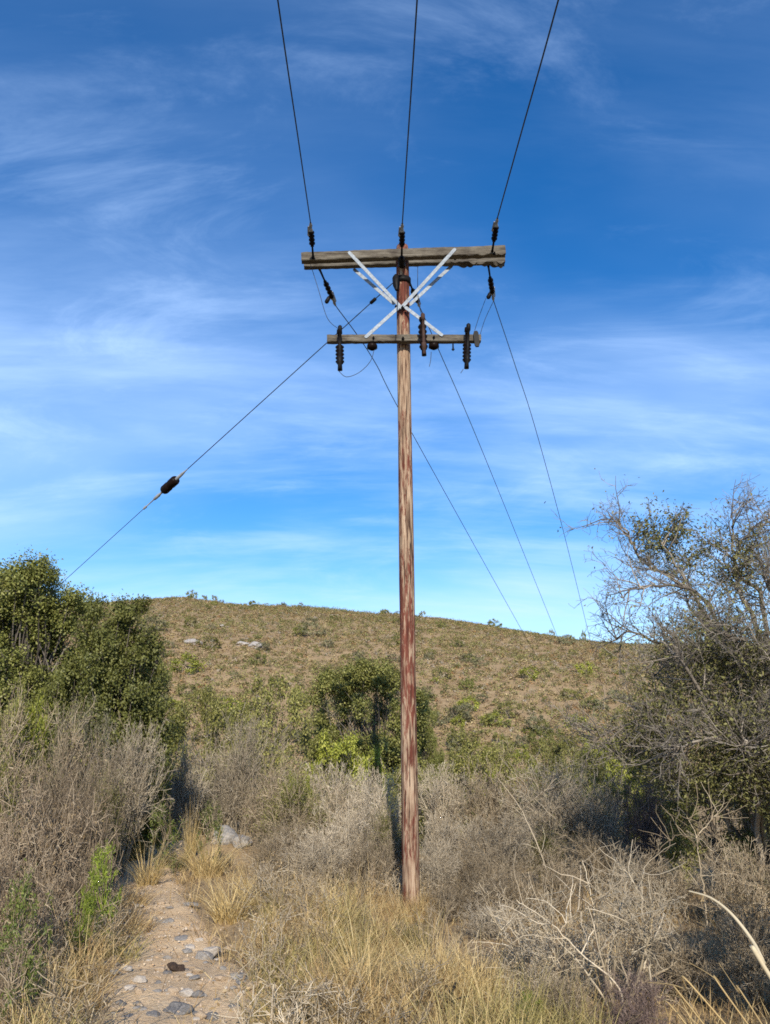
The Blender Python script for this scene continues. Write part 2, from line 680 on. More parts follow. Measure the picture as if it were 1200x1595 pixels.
def bar_mesh(name, a, b, w, t, face=Vector((0, -1, 0))):
    """flat steel strap from a to b with bolt ends, wide side turned to FACE"""
    ax = (b - a).normalized()
    s = ax.cross(face).normalized()
    nrm = s.cross(ax).normalized()
    V = []
    for p in (a, a + ax * w * .5, b - ax * w * .5, b):
        ww = w * (.62 if p in (a, b) else 1)
        for i, j in ((-1, -1), (1, -1), (1, 1), (-1, 1)):
            V.append(p + s * ww * .5 * i + nrm * t * .5 * j)
    F = []
    for i in range(3):
        for k in range(4):
            F.append((i * 4 + k, i * 4 + (k + 1) % 4, i * 4 + 4 + (k + 1) % 4, i * 4 + 4 + k))
    F += [(3, 2, 1, 0), (12, 13, 14, 15)]
    me = bpy.data.meshes.new(name)
    me.from_pydata([tuple(v) for v in V], [], F)
    me.update()
    return me


def lathe_chain(a, b, prof):
    """prof: (fraction along a-b, radius)"""
    return [(a + (b - a) * t, r) for t, r in prof]


def shed_profile(t0, t1, n, core, disc):
    out = [(t0, core * .5), (t0, core)]
    for i in range(n):
        c = t0 + (t1 - t0) * (i + .5) / n
        d = (t1 - t0) / n
        out += [(c - d * .45, core), (c - d * .18, disc), (c + d * .05, disc), (c + d * .3, core * 1.05)]
    out += [(t1, core), (t1, core * .5)]
    return out


base = at(641, 1425, 10.0)
top = at(627, 384, 10.0)
gz = ground(base.x, base.y)
dirn = (top - base).normalized()
foot = base + dirn * ((gz - .4 - base.z) / dirn.z)
pole = empty('utility_pole', (foot.x, foot.y, gz))
tag(pole, 'tall weathered reddish brown wooden utility pole with double crossarm and white steel braces', 'utility pole')


def pole_pt(z):
    return base + dirn * ((z - base.z) / dirn.z)


def build_shaft():
    V, Q = [], []
    n, m = 40, 150
    a, b = inv(pole, foot), inv(pole, top)
    rg = random.Random(4)
    for i in range(m + 1):
        t = i / m
        c = a + (b - a) * t
        r = .104 - .012 * t
        for k in range(n):
            an = 2 * math.pi * k / n
            j = .005 * mnoise.noise((math.cos(an) * 2.2, math.sin(an) * 2.2, t * 5)) + .004 * mnoise.noise((math.cos(an) * 7, math.sin(an) * 7, t * 9))
            rr = r + j
            if i == m:
                rr *= .9
            V.append((c.x + rr * math.cos(an), c.y + rr * math.sin(an), c.z))
    for i in range(m):
        for k in range(n):
            k2 = (k + 1) % n
            Q.append((i * n + k, i * n + k2, (i + 1) * n + k2, (i + 1) * n + k))
    V.append(tuple(b + Vector((0, 0, .01))))
    F = Q + [(m * n + k, m * n + (k + 1) % n, len(V) - 1) for k in range(n)]
    me = bpy.data.meshes.new('shaft')
    me.from_pydata(V, [], F)
    me.polygons.foreach_set('use_smooth', [True] * len(F))
    me.update()
    return link('shaft', me, M['pole'], pole)


build_shaft()
YF, YB = 9.80, 10.17                         # front and back timber of the upper pair
fa, fb = at(470, 402, YF), at(787, 391, YF)
ba, bb = at(474, 412, YB), at(786, 402, YB)
la, lb = at(510, 528.5, 9.82), at(749, 528, 9.82)


def arm(a, b, w, h, seed, rot, label):
    mid = (a + b) / 2
    me = beam_mesh('crossarm', a - mid, b - mid, w, h, seed, rot)
    o = link('crossarm', me, M['arm'], pole)
    o.location = mid - pole.location
    if label:
        o['label'] = label
    return o


arm(fa, fb, .105, .135, 3, .35, 'front timber of the upper double crossarm')
arm(ba, bb, .105, .13, 8, 1.0, 'back timber of the upper pair, dark and rotten at its right end')
arm(la, lb, .095, .105, 15, 0, 'single lower crossarm carrying the fuses')

braces = [(at(543, 392, YF - .062), at(627, 481, 9.865)), (at(710, 387, YF - .062), at(624, 481, 9.853)),
          (at(551, 419, YB + .07), at(615, 474, 10.12)), (at(705, 413, YB + .07), at(637, 476, 10.12)),
          (at(622, 478, 9.84), at(569, 526, 9.76)), (at(631, 478, 9.84), at(690, 523, 9.76))]
for a, b in braces:
    link('brace', bar_mesh('brace', inv(pole, a), inv(pole, b), .048, .008), M['galv'], pole)


def bolt(u, v, Y, r=.022, L=.05):
    p = inv(pole, at(u, v, Y))
    ch = [[(p + Vector((0, d, 0)), rr) for d, rr in ((-L, r * .3), (-L, r * .55), (-.012, r * .55), (-.012, r), (0, r))]]
    frustum_chain('bolt', ch, 8, M['steel'], pole, False)


bolt(628, 528, 9.772)
bolt(582, 527, 9.772, .018)
bolt(676, 526, 9.772, .018)
bolt(627, 480, 9.845)
bolt(617, 478, 9.86, .018, .04)
bolt(636, 478, 9.86, .018, .04)
bolt(709, 404, 10.0, .018, .04)
bolt(488, 402, YF - .055)
bolt(770, 396, YF - .055)


def strain_insulator(a, b, pale=True):
    """hook, shedded porcelain body and clevis between the timber (a) and the wire clamp (b)"""
    a, b = inv(pole, a), inv(pole, b)
    o = frustum_chain('strain_insulator', [lathe_chain(a, b, shed_profile(.36, .78, 4, .022, .043))], 12, M['porcelain'], pole)
    frustum_chain('hook', [lathe_chain(a, b, [(0, .022), (.05, .017), (.3, .014), (.32, .026), (.37, .026)])], 8, M['steel'], o)
    frustum_chain('clamp', [lathe_chain(a, b, [(.77, .028), (.8, .03), (.83, .016), (.9, .02), (.92, .026), (1.0, .014)])], 8, M['bright'] if pale else M['steel'], o)
    # a link plate beside the body catches the light
    s = (b - a).normalized().cross(Vector((0, .5, 1))).normalized()
    q0, q1 = a + (b - a) * .62 + s * .042, a + (b - a) * .9 + s * .03
    link('link_plate', bar_mesh('link_plate', q0, q1, .03, .01), M['bright'], o)
    return o


near_ends = [(at(488, 400, YF - .05), at(484, 347, 9.22)), (at(626, 400, YF - .05), at(627, 348, 9.2)), (at(767, 392, YF - .05), at(775, 340, 9.2))]
far_ends = [(at(498, 419, YB + .05), at(523, 476, 11.1)), (at(637, 437, 10.08), at(654, 478, 10.95)), (at(761, 414, YB + .05), at(769, 468, 11.1))]
for a, b in near_ends + far_ends:
    strain_insulator(a, b)


def tail_clamp(u0, v0, u1, v1, Y):
    a, b = inv(pole, at(u0, v0, Y)), inv(pole, at(u1, v1, Y))
    frustum_chain('tap_clamp', [lathe_chain(a, b, [(0, .012), (.4, .02), (.55, .034), (.9, .036), (1, .02)])], 8, M['steel'], pole)


tail_clamp(518, 455, 508, 472, 11.0)
tail_clamp(768, 449, 760, 465, 11.0)

# iron ring and shackle on the pole just under the upper arms
frustum_chain('pole_band', [[(inv(pole, pole_pt(z)), r) for z, r in ((top.z - .62, .1), (top.z - .62, .118), (top.z - .54, .118), (top.z - .54, .1))]], 20, M['steel'], pole, False)
frustum_chain('shackle', [lathe_chain(inv(pole, at(617, 428, 9.9)), inv(pole, at(618, 452, 9.84)), [(0, .02), (.2, .055), (.7, .05), (1, .02)])], 8, M['steel'], pole)
frustum_chain('king_bolt', [lathe_chain(inv(pole, at(626, 402, 9.68)), inv(pole, at(626, 412, 9.9)), [(0, .02), (.1, .05), (1, .06)])], 8, M['steel'], pole)


def fuse_cutout(u, vt, vb, Y, tilt, rusty, s0=.4):
    """hinged fuse: porcelain column, steel bracket on the timber and a fuse tube that hangs in front"""
    t, b = inv(pole, at(u, vt, Y)), inv(pole, at(u + tilt, vb, Y + .05))
    body = frustum_chain('fuse_cutout', [lathe_chain(t, b, [(0, .02), (.01, .036), (.1, .04), (.11, .03)] + shed_profile(s0, .84, 5, .044, .06) + [(.86, .03), (1, .034), (1, .01)])], 12, M['porcelain'], pole)
    off = Vector((0, -.075, 0))
    t2, b2 = t + off + Vector((.012, 0, .02)), b + off * .8
    frustum_chain('fuse_tube', [lathe_chain(t2, b2, [(0, .014), (.03, .03), (.16, .03), (.17, .02), (.72, .02), (.73, .032), (.86, .032), (.93, .02), (1, .028), (1.02, .01)])], 10, M['rust'] if rusty else M['steel'], body)
    link('top_contact', bar_mesh('top_contact', t + (b - t) * .06 + Vector((0, .02, 0)), t2 + (b2 - t2) * .08, .055, .02, Vector((1, 0, 0))), M['bright'], body)
    link('hinge', bar_mesh('hinge', t + (b - t) * .84 + Vector((0, .02, 0)), t2 + (b2 - t2) * .86, .05, .02, Vector((1, 0, 0))), M['steel'], body)
    c = t + (b - t) * .42
    link('bracket', bar_mesh('bracket', c + Vector((0, .0, .0)), c + Vector((0.005, .2, .06)), .05, .03, Vector((1, 0, 0))), M['galv'], body)


fuse_cutout(529, 513, 577, 9.66, 1, False)
fuse_cutout(657, 494, 554, 9.64, 4, True, .2)
fuse_cutout(728, 510, 574, 9.66, -1, False)
link('arm_plate', bar_mesh('arm_plate', inv(pole, at(741, 516, 9.74)), inv(pole, at(744, 540, 9.74)), .07, .03), M['steel'], pole)
for u, v in ((580, 541), (676, 540)):
    p = inv(pole, at(u, v, 9.86))
    frustum_chain('pin_insulator', [[(p + Vector((0, 0, z)), r) for z, r in ((.06, .02), (.06, .05), (.03, .072), (-.012, .075), (-.03, .045), (-.045, .02))]], 14, M['porcelain'], pole)
p = inv(pole, at(706, 541, 9.84))
frustum_chain('eye_bolt', [[(p + Vector((0, 0, z)), r) for z, r in ((.05, .01), (-.02, .012), (-.03, .024), (-.05, .01))]], 8, M['steel'], pole)


def curve_chain(pts, r, n=24, sag=0.0):
    """smooth run through pts (Catmull-Rom)"""
    P = [pts[0]] + list(pts) + [pts[-1]]
    out = []
    for i in range(1, len(P) - 2):
        for k in range(n):
            t = k / n
            a, b, c, d = P[i - 1], P[i], P[i + 1], P[i + 2]
            q = .5 * ((2 * b) + (c - a) * t + (2 * a - 5 * b + 4 * c - d) * t * t + (3 * b - a - 3 * c + d) * t ** 3)
            out.append((q, r))
    out.append((Vector(pts[-1]), r))
    return out


def wire_thing(name, pts, r, label, cat, group=None, n=24):
    o0 = pts[0].copy()
    ch = curve_chain([p - o0 for p in pts], r, n)
    o = link(name, tube_mesh(name, [ch], 6, True), M['wire'])
    o.location = o0
    return tag(o, label, cat, group)


# thin jumper leads between clamps and fuses: parts of the pole
jumpers = [
    [at(484, 412, 9.9), at(496, 450, 9.9), at(510, 495, 9.8), at(527, 512, 9.68)],
    [at(528, 578, 9.68), at(540, 587, 9.7), at(560, 580, 9.75), at(577, 563, 9.82), at(583, 545, 9.86)],
    [at(651, 415, 10.2), at(651, 450, 10.2), at(653, 475, 10.0), at(658, 493, 9.7)],
    [at(757, 465, 11.0), at(747, 492, 10.4), at(740, 514, 9.85)],
    [at(769, 469, 11.0), at(756, 497, 10.5), at(748, 522, 9.9)],
    [at(672, 548, 9.7), at(671, 562, 9.7), at(669, 571, 9.7)],
    [at(722, 575, 9.7), at(718, 581, 9.7)],
]
for jp in jumpers:
    frustum_chain('jumper_lead', [curve_chain([inv(pole, p) for p in jp], .0045, 10)], 5, M['wire'], pole)


# ------------------------------------------------------------------ the wires
def near_wire(start, uv_top, label):
    p0 = start
    el = math.radians(15) + math.atan((797.5 - uv_top[1]) / FPX)
    z_rel = p0.z - .22 - EYE.z
    Y1 = z_rel / math.tan(el)
    q = at(uv_top[0], uv_top[1], Y1)
    d = (q - p0) / (q.y - p0.y)
    pts = [p0]
    for y in (7.5, Y1, 2, -4, -12, -24, -40):
        dx = y - p0.y
        w = p0 + d * dx
        t = (p0.y - y)
        if y < Y1:
            t0 = p0.y - Y1
            w.z = q.z - (t - t0) * .03 + (t - t0) ** 2 * .0007
        pts.append(w)
    return wire_thing('power_line', pts, .0085, label, 'wire', 'power lines coming over the viewer to the upper crossarm')


near_wire(near_ends[0][1], (433, 0), 'black power line running from the left end of the upper crossarm to the top edge')
near_wire(near_ends[1][1], (650, 0), 'black power line rising from the pole top between the two outer lines')
near_wire(near_ends[2][1], (870, 0), 'black power line slanting up to the right from the right end of upper crossarm')


def far_wire(start, mids, end, label):
    pts = [start] + [at(*m) for m in mids] + [at(*end)]
    a, b = pts[-2], pts[-1]
    d = (b - a) / (b.y - a.y)
    for k in range(1, 9):
        w = b + d * (4.5 * k)
        w.z += .0022 * (4.5 * k) ** 2
        pts.append(w)
    pts = [p for p in pts if p.z > ground(p.x, p.y) + .5]
    return wire_thing('power_line', pts, .0075, label, 'wire', 'power lines leaving the pole over the hill', 12)


far_wire(far_ends[0][1], [(583, 562, 12.7), (645, 680, 15.45)], (815, 985, 29.0), 'thin power line passing behind the pole and meeting the hill crest nearest to it')
far_wire(far_ends[1][1], [(685, 548, 12.8), (755, 711, 17.2)], (870, 995, 29.0), 'thin power line dropping to the hill crest between two like it')
far_wire(far_ends[2][1], [(803, 570, 13.9), (835, 670, 16.6), (880, 836, 21.5)], (920, 998, 29.0), 'thin power line from the crossarm end to the low right of hill crest')

# guy wire with its strain insulator, running down behind the left tree
gA, gE = at(612, 441, 10.1), at(100, 905, 15.0)
gdir = (gE - gA)
gB = gA + gdir * 2.25


def on_guy(u):
    lo, hi = 0.0, 1.0
    for _ in range(40):
        m = (lo + hi) / 2
        q = gA + gdir * m - EYE
        uu = 600 + FPX * q.x / (q.y * _c + q.z * _s)
        if uu > u:
            lo = m
        else:
            hi = m
    return gA + gdir * lo


guy = empty('guy_wire', gA)
tag(guy, 'guy wire sloping from the pole to the left tree with a dark block insulator', 'guy wire')


def gpart(name, ch, sides, mat, smooth=True):
    return link(name, tube_mesh(name, ch, sides, smooth), mat, guy)


gi0, gi1 = on_guy(275), on_guy(255)
gpart('upper_cable', [[(gA - gA, .0075), (on_guy(505) - gA, .0075), (on_guy(290) - gA, .008)]], 6, M['wire'])
gpart('lower_cable', [[(on_guy(226) - gA, .006), (gE - gA, .006), (gB - gA, .006)]], 6, M['wire'])
gpart('block_insulator', [lathe_chain(gi0 - gA, gi1 - gA, [(0, .03), (.0, .07), (.08, .083), (.42, .083), (.5, .074), (.58, .083), (.92, .083), (1, .07), (1, .03)])], 16, M['porcelain'])
gpart('shackle', [lathe_chain(on_guy(293) - gA, gi0 - gA, [(0, .008), (.25, .014), (.5, .028), (.8, .032), (1, .03)])], 8, M['bright'])
gpart('turnbuckle', [lathe_chain(gi1 - gA, on_guy(224) - gA, [(0, .03), (.15, .02), (.25, .034), (.42, .03), (.5, .012), (.85, .012), (.88, .026), (1, .02)])], 8, M['bright'])
gpart('cable_clip', [lathe_chain(on_guy(586) - gA, on_guy(577) - gA, [(0, .012), (.1, .028), (.9, .028), (1, .012)])], 8, M['steel'])


# ------------------------------------------------------------------ plants: generators
def rot_off(rg, d, ang):
    """d turned by ang about a random axis square to it"""
    v = Vector((rg.gauss(0, 1), rg.gauss(0, 1), rg.gauss(0, 1)))
    s = d.cross(v)
    if s.length < 1e-6:
        s = Vector((1, 0, 0))
    s.normalize()
    return (d * math.cos(ang) + s * math.sin(ang)).normalized()


def skeleton(seed, stems, H, W, kids=(5, 4, 3), r0=.018, crook=.16, droop=0.0, lean=(.1, .9), up=.5, nseg=(7, 5, 4, 3), ratio=(.55, .55, .5), zig=0.0, ang=(25, 65)):
    rg = random.Random(seed)
    levels = [[] for _ in range(len(kids) + 1)]
    tips = []

    def grow(p, d, L, r, lev):
        n = nseg[lev]
        ch = [(p.copy(), r)]
        st = L / n
        for i in range(n):
            j = Vector((rg.gauss(0, 1), rg.gauss(0, 1), rg.gauss(0, 1))) * crook
            if zig:
                j += d.cross(Vector((.3, .4, .8))).normalized() * zig * (1 if i % 2 else -1)
            d = (d + j + Vector((0, 0, (up if lev == 0 else up * .4) * .12 - droop * (i + 1) / n * .3))).normalized()
            p = p + d * st
            if p.z < .02:
                p.z = .02
            ch.append((p.copy(), max(r * (1 - .72 * (i + 1) / n), .0032)))
        levels[lev].append(ch)
        if lev < len(kids):
            k = max(1, int(kids[lev] * rg.uniform(.7, 1.35) + .5))
            for q in range(k):
                t = rg.uniform(.22, 1.0) if lev else rg.uniform(.28, 1.0)
                f = t * n
                i = min(int(f), n - 1)
                a, b = ch[i][0], ch[i + 1][0]
                pp = a + (b - a) * (f - i)
                dd = rot_off(rg, (b - a).normalized(), R(rg.uniform(*ang)))
                grow(pp, dd, L * ratio[lev] * rg.uniform(.6, 1.25) * (1.15 - .45 * t), max(r * (1 - .7 * t) * .62, .0034), lev + 1)
        else:
            tips.append((p.copy(), d.copy()))

    for s in range(stems):
        a = rg.uniform(0, 2 * math.pi)
        rad = W * .5 * .22 * math.sqrt(rg.random())
        le = rg.uniform(*lean)
        d = Vector((math.cos(a) * le * W / H * .5 * 1.5, math.sin(a) * le * W / H * .5 * 1.5, 1)).normalized()
        L = H * rg.uniform(.62, 1.0) / max(.45, d.z) * (1 if d.z > .45 else .8)
        grow(Vector((math.cos(a) * rad, math.sin(a) * rad, -.03)), d, L * .9, r0 * rg.uniform(.6, 1.1), 0)
    return levels, tips


def fit(chs, H, W, extra=None):
    """squeeze chains (and points) into a plant H high and W wide"""
    P = np.array([tuple(p) for ch in chs for p, _ in ch])
    zt = np.percentile(P[:, 2], 99.3)
    rr = np.percentile(np.hypot(P[:, 0], P[:, 1]), 96)
    sz, sx = H / zt, (W / 2) / rr
    f = lambda p: Vector((p[0] * sx, p[1] * sx, p[2] * sz))
    out = [[(f(p), r) for p, r in ch] for ch in chs]
    return out, (None if extra is None else [(f(p), d) for p, d in extra])


PROTO = {}


def register(kind, root, H, W):
    PROTO.setdefault(kind, []).append([root, H, W, False])


def twig_shrub(kind, name, seed, H=1.8, W=1.9, stems=24, kids=(6, 5, 4), matn='twig_grey', stemn=None, leaf=None, leaves=0, lsize=(.02, .04), twig_r=1.0, **kw):
    levels, tips = skeleton(seed, stems, H, W, kids=kids, **kw)
    allc = [c for lv in levels for c in lv]
    allc, tips = fit(allc, H, W, tips)
    n0 = len(levels[0]) + len(levels[1])
    root = empty(name, (0, 0, -50))
    V, Q = chain_arrays([[(p, r * twig_r) for p, r in c] for c in allc[:n0]], 4)
    V2, Q2 = chain_arrays([[(p, r * twig_r) for p, r in c] for c in allc[n0:]], 3)
    me = quads_mesh('stem', np.concatenate([V, V2]), np.concatenate([Q, Q2 + len(V)]))
    me.materials.append(M[stemn or matn])
    link('stem', me, M[matn], root)
    mi = np.zeros(len(me.polygons), dtype=np.int32)
    mi[len(Q):] = 1
    me.polygons.foreach_set('material_index', mi)
    if leaf:
        rs = np.random.RandomState(seed + 77)
        T = np.array([tuple(p) for p, _ in tips])
        # leaves sit in patches, not evenly
        cen = T[rs.randint(0, len(T), 9)]
        dd = np.min(np.linalg.norm(T[:, None, :] - cen[None], axis=2), axis=1)
        w = np.exp(-(dd / .28) ** 2) + .05
        idx = rs.choice(len(T), leaves, p=w / w.sum())
        pos = T[idx] + rs.normal(size=(leaves, 3)) * .045
        V, Q = leaf_arrays(rs, pos, lsize[0], lsize[1], .45)
        link('foliage', quads_mesh('foliage', V, Q), M[leaf], root)
    register(kind, root, H, W)
    return root


def clump_points(rs, n_clumps, H, W, base_z, fill=.55, rc=(.16, .34), flat=1.0):
    """clump centres through an uneven dome, more on its skin than inside"""
    out = []
    while len(out) < n_clumps:
        d = rs.normal(size=3)
        d /= np.linalg.norm(d)
        r = rs.uniform(fill, 1.0) ** .6
        wob = 1 + .22 * mnoise.noise((d[0] * 1.7 + H, d[1] * 1.7, d[2] * 1.7)) + .12 * mnoise.noise((d[0] * 4, d[1] * 4 + W, d[2] * 4))
        c = np.array([d[0] * W / 2 * r * wob, d[1] * W / 2 * r * wob, base_z + (H - base_z) * min(.46 + .54 * d[2] * r * wob * flat, rs.uniform(.88, .97))])
        if c[2] < .12:
            continue
        out.append((c, rs.uniform(*rc)))
    return out


def leafy_plant(kind, name, seed, H, W, base_z, n_clumps, per, rc, leaf, lsize, asp=.5, trunk_r=.05, limbs=None, matn='bark', fill=.5, trunk_name='stem', crown='foliage', bare=.25, flat=1.0):
    rs = np.random.RandomState(seed)
    rg = random.Random(seed)
    cl = clump_points(rs, n_clumps, H, W, base_z, fill, rc, flat)
    root = empty(name, (0, 0, -50))
    chains, fine = [], []
    pos, outw = [], []
    nst = limbs or 5
    forks = []
    for s in range(nst):
        a = rg.uniform(0, 2 * math.pi)
        k = Vector((math.cos(a) * W * .16 * rg.uniform(.3, 1), math.sin(a) * W * .16 * rg.uniform(.3, 1), base_z + (H - base_z) * rg.uniform(.1, .45)))
        b0 = Vector((math.cos(a) * .06 * W * rg.random(), math.sin(a) * .06 * W * rg.random(), -.05))
        mid = (b0 + k) / 2 + Vector((rg.gauss(0, .06), rg.gauss(0, .06), 0)) * W
        ch = curve_chain([b0, mid, k], trunk_r, 5)
        ch = [(p, trunk_r * (1 - .5 * i / len(ch))) for i, (p, _) in enumerate(ch)]
        chains.append(ch)
        forks.append(k)
    for c, r in cl:
        cv = Vector(c)
        k = min(forks, key=lambda f: (f - cv).length + rg.uniform(0, .3 * W))
        mid = (k + cv) / 2 + Vector((rg.gauss(0, .05), rg.gauss(0, .05), rg.gauss(0, .03) - .02)) * W
        ch = curve_chain([k, mid, cv], .01, 4)
        n = len(ch)
        chains.append([(p, max(trunk_r * .42 * (1 - .85 * i / n), .004)) for i, (p, _) in enumerate(ch)])
        # sprays inside the clump
        ctr = np.array([0, 0, base_z + (H - base_z) * .45])
        od = c - ctr
        od = od / max(np.linalg.norm(od), 1e-6)
        m = int(per * (r / rc[1]) ** 2 * rs.uniform(.6, 1.3))
        if rs.random_sample() < bare * .5:
            m = int(m * .25)
        ns = 7
        for q in range(ns):
            e = rs.normal(size=3)
            e /= np.linalg.norm(e)
            e = e + od * .7 + np.array([0, 0, .25])
            e = e / np.linalg.norm(e)
            tip = c + e * r * rs.uniform(.6, 1.15)
            fine.append([(Vector(c), .005), (Vector((c + tip) / 2 + rs.normal(size=3) * r * .08), .0035), (Vector(tip), .002)])
            mm = m // ns
            if mm:
                t = rs.uniform(.25, 1.08, size=(mm, 1))
                pp = c + (tip - c) * t + rs.normal(size=(mm, 3)) * r * .2
                pos.append(pp)
                outw.append(np.repeat(e[None], mm, 0))
    V, Q = chain_arrays(chains, 6)
    V2, Q2 = chain_arrays(fine, 3)
    link(trunk_name, quads_mesh(trunk_name, np.concatenate([V, V2]), np.concatenate([Q, Q2 + len(V)]), True), M[matn], root)
    pos, outw = np.concatenate(pos), np.concatenate(outw)
    V, Q = leaf_arrays(rs, pos, lsize[0], lsize[1], asp, .25, outw, .8)
    link(crown, quads_mesh(crown, V, Q), M[leaf], root)
    register(kind, root, H, W)
    return root


def use(kind, i=None):
    """the next plant of a kind: the first one itself, then copies of it and its parts"""
    L = PROTO[kind]
    k = USE.get(kind, 0)
    USE[kind] = k + 1
    e = L[(k if i is None else i) % len(L)]
    if not e[3]:
        e[3] = True
        return e[0], e[1], e[2]
    return copy_tree(e[0]), e[1], e[2]


USE = {}
RG = random.Random(11)


def plant(kind, u, Y, vtop, wpx, label, cat='shrub', group=None, i=None, hmax=9, sink=.03):
    """stand a plant where the line of sight u meets the ground Y metres out, as high and wide as it looks"""
    p = at(u, vtop, Y)
    z = ground(p.x, Y)
    h = min(max(p.z - z, .25), hmax)
    w = wpx * depth_of(Vector((p.x, Y, p.z))) / FPX
    o, H, W = use(kind, i)
    o.location = (p.x, Y, z - sink)
    o.rotation_euler = (0, 0, RG.uniform(0, 6.28))
    o.scale = (w / W, w / W, h / H)
    tag(o, label, cat, group)
    if group is None and 'group' in o:
        del o['group']
    return o


# prototypes ---------------------------------------------------------------
for k in range(3):
    twig_shrub('grey', 'bare_shrub', 20 + k, stems=30, kids=(7, 5, 3), matn='twig_grey', stemn='twig_pale' if k else None, r0=.018, crook=.14, up=.7)
for k in range(2):
    twig_shrub('mixed', 'bare_shrub', 40 + k, stems=24, kids=(6, 5, 3), matn='twig_brown', r0=.016, leaf='leaf_olive', leaves=11000, lsize=(.022, .048))
twig_shrub('brown', 'bare_shrub', 50, stems=28, kids=(7, 5, 3), matn='twig_brown', r0=.018, crook=.2, leaf='leaf_dry', leaves=900, lsize=(.015, .035))
twig_shrub('brown', 'bare_shrub', 51, stems=28, kids=(7, 5, 3), matn='twig_brown', r0=.017, crook=.2)
twig_shrub('purple', 'bare_shrub', 55, stems=26, kids=(7, 6, 4), matn='twig_purple', r0=.012, crook=.2)
for k in range(2):
    twig_shrub('tangle', 'dead_brush', 60 + k, H=1.6, W=2.2, stems=32, kids=(7, 6, 3), matn='twig_tangle', r0=.017, crook=.24, lean=(.3, 1.5), up=.3, ang=(40, 95), ratio=(.6, .58, .5), leaf='leaf_dry', leaves=2500, lsize=(.02, .045))
for k in range(2):
    twig_shrub('thorn', 'thorn_bush', 70 + k, H=1.3, W=1.9, stems=12, kids=(5, 5, 3), matn='twig_pale', r0=.026, crook=.13, zig=.16, lean=(.25, 1.3), ang=(35, 80))
for k in range(2):
    leafy_plant('olive', 'leafy_shrub', 80 + k, 1.8, 2.0, .1, 56, 560, (.16, .32), 'leaf_olive', (.03, .062), trunk_r=.022, limbs=7)
leafy_plant('lime', 'leafy_shrub', 90, 1.6, 1.9, .1, 56, 560, (.16, .3), 'leaf_lime', (.03, .062), trunk_r=.02, limbs=7)
leafy_plant('greyleaf', 'leafy_shrub', 95, 1.6, 1.9, .1, 40, 380, (.16, .3), 'leaf_grey', (.02, .05), trunk_r=.02, limbs=7)
leafy_plant('dark', 'leafy_shrub', 100, 3.6, 2.6, .1, 170, 900, (.22, .42), 'leaf_dark', (.035, .07), asp=.6, trunk_r=.04, limbs=6, fill=.2, bare=.1, flat=1.35)
leafy_plant('mid', 'leafy_shrub', 104, 3.6, 2.6, .1, 190, 900, (.2, .4), 'leaf_mid', (.035, .07), asp=.6, trunk_r=.04, limbs=6, fill=.35, bare=.05, flat=1.5)
leafy_plant('tree', 'evergreen_tree', 110, 5.2, 3.0, .05, 230, 1250, (.26, .5), 'leaf_dark', (.035, .075), asp=.6, fill=.2, bare=.12, trunk_r=.07, limbs=4, trunk_name='trunk', crown='crown')
leafy_plant('tree', 'evergreen_tree', 111, 4.4, 2.4, .05, 180, 1150, (.24, .46), 'leaf_dark', (.035, .072), asp=.6, fill=.2, bare=.12, trunk_r=.06, limbs=4, trunk_name='trunk', crown='crown')
leafy_plant('herb_dull', 'green_herb', 121, .8, .6, .04, 26, 150, (.07, .14), 'herb_dull', (.02, .05), asp=.3, trunk_r=.006, limbs=6, matn='twig_brown')
leafy_plant('herb', 'green_herb', 120, .8, .5, .04, 26, 190, (.06, .13), 'herb', (.02, .05), asp=.16, trunk_r=.006, limbs=6, matn='herb')
# light stand-off plants for the foot of the hill and the hillside
for k, (leaf, tw) in enumerate((('leaf_olive', 'twig_grey'), ('leaf_grey', 'twig_grey'), ('leaf_dark', 'bark'), ('leaf_rust', 'twig_brown'), ('leaf_lime', 'twig_grey'))):
    leafy_plant('hill_' + leaf, 'hill_shrub', 130 + k, 1.4, 2.0, .05, 26, 70, (.2, .36), leaf, (.09, .18), trunk_r=.02, limbs=4, matn=tw, asp=.7, bare=0)

# ------------------------------------------------------------------ plants: standing
plant('tree', 52, 16, 868, 215, 'large dark green evergreen tree at the left edge rising above the hill line', 'tree', i=0)
plant('tree', 186, 15, 918, 165, 'rounded evergreen tree right of the largest tree, with deep shade low on its right', 'tree', i=1)
plant('tree', -25, 19, 860, 150, 'evergreen tree whose crown tops the picture edge behind the large left tree', 'tree', i=1)
plant('dark', 225, 15.6, 1010, 95, 'dense blackish green shrub under the right flank of the rounded evergreen tree', 'shrub')
plant('mid', 574, 21.5, 1042, 158, 'tall leafy shrub bearing the crossarm shadow just left of the pole', 'shrub')
plant('dark', 655, 23.5, 1088, 60, 'small dark shrub peeping out right behind the pole', 'shrub')
plant('lime', 541, 19, 1136, 128, 'low yellow-green shrub in front of the tall shrub with the crossarm shadow', 'shrub')
plant('olive', 430, 28, 1064, 150, 'broad olive shrub at the foot of the hill left of the tall shadowed shrub', 'shrub')
plant('olive', 318, 22, 1082, 118, 'round light olive shrub between the left trees and the grey thicket', 'shrub')
plant('lime', 220, 17.5, 1130, 60, 'small yellow-green bush at the foot of the dense blackish shrub', 'shrub')
plant('lime', 50, 12.5, 1072, 75, 'small yellow-green bush in front of the large left tree', 'shrub')
plant('lime', 465, 15.2, 1200, 60, 'tiny yellow-green bush poking out of the grey thicket left of the pole', 'shrub')
plant('grey', 378, 20, 1112, 95, 'tall pale bare shrub in front of the broad olive shrub', 'shrub')
plant('grey', 285, 18.5, 1155, 95, 'pale grey bare shrub below the round light olive shrub', 'shrub')
plant('grey', 200, 13.4, 1128, 135, 'greyish bare shrub left of the path end below the trees', 'shrub')
plant('brown', 140, 13.0, 1112, 120, 'brownish bare shrub hiding the foot of the large left tree', 'shrub')
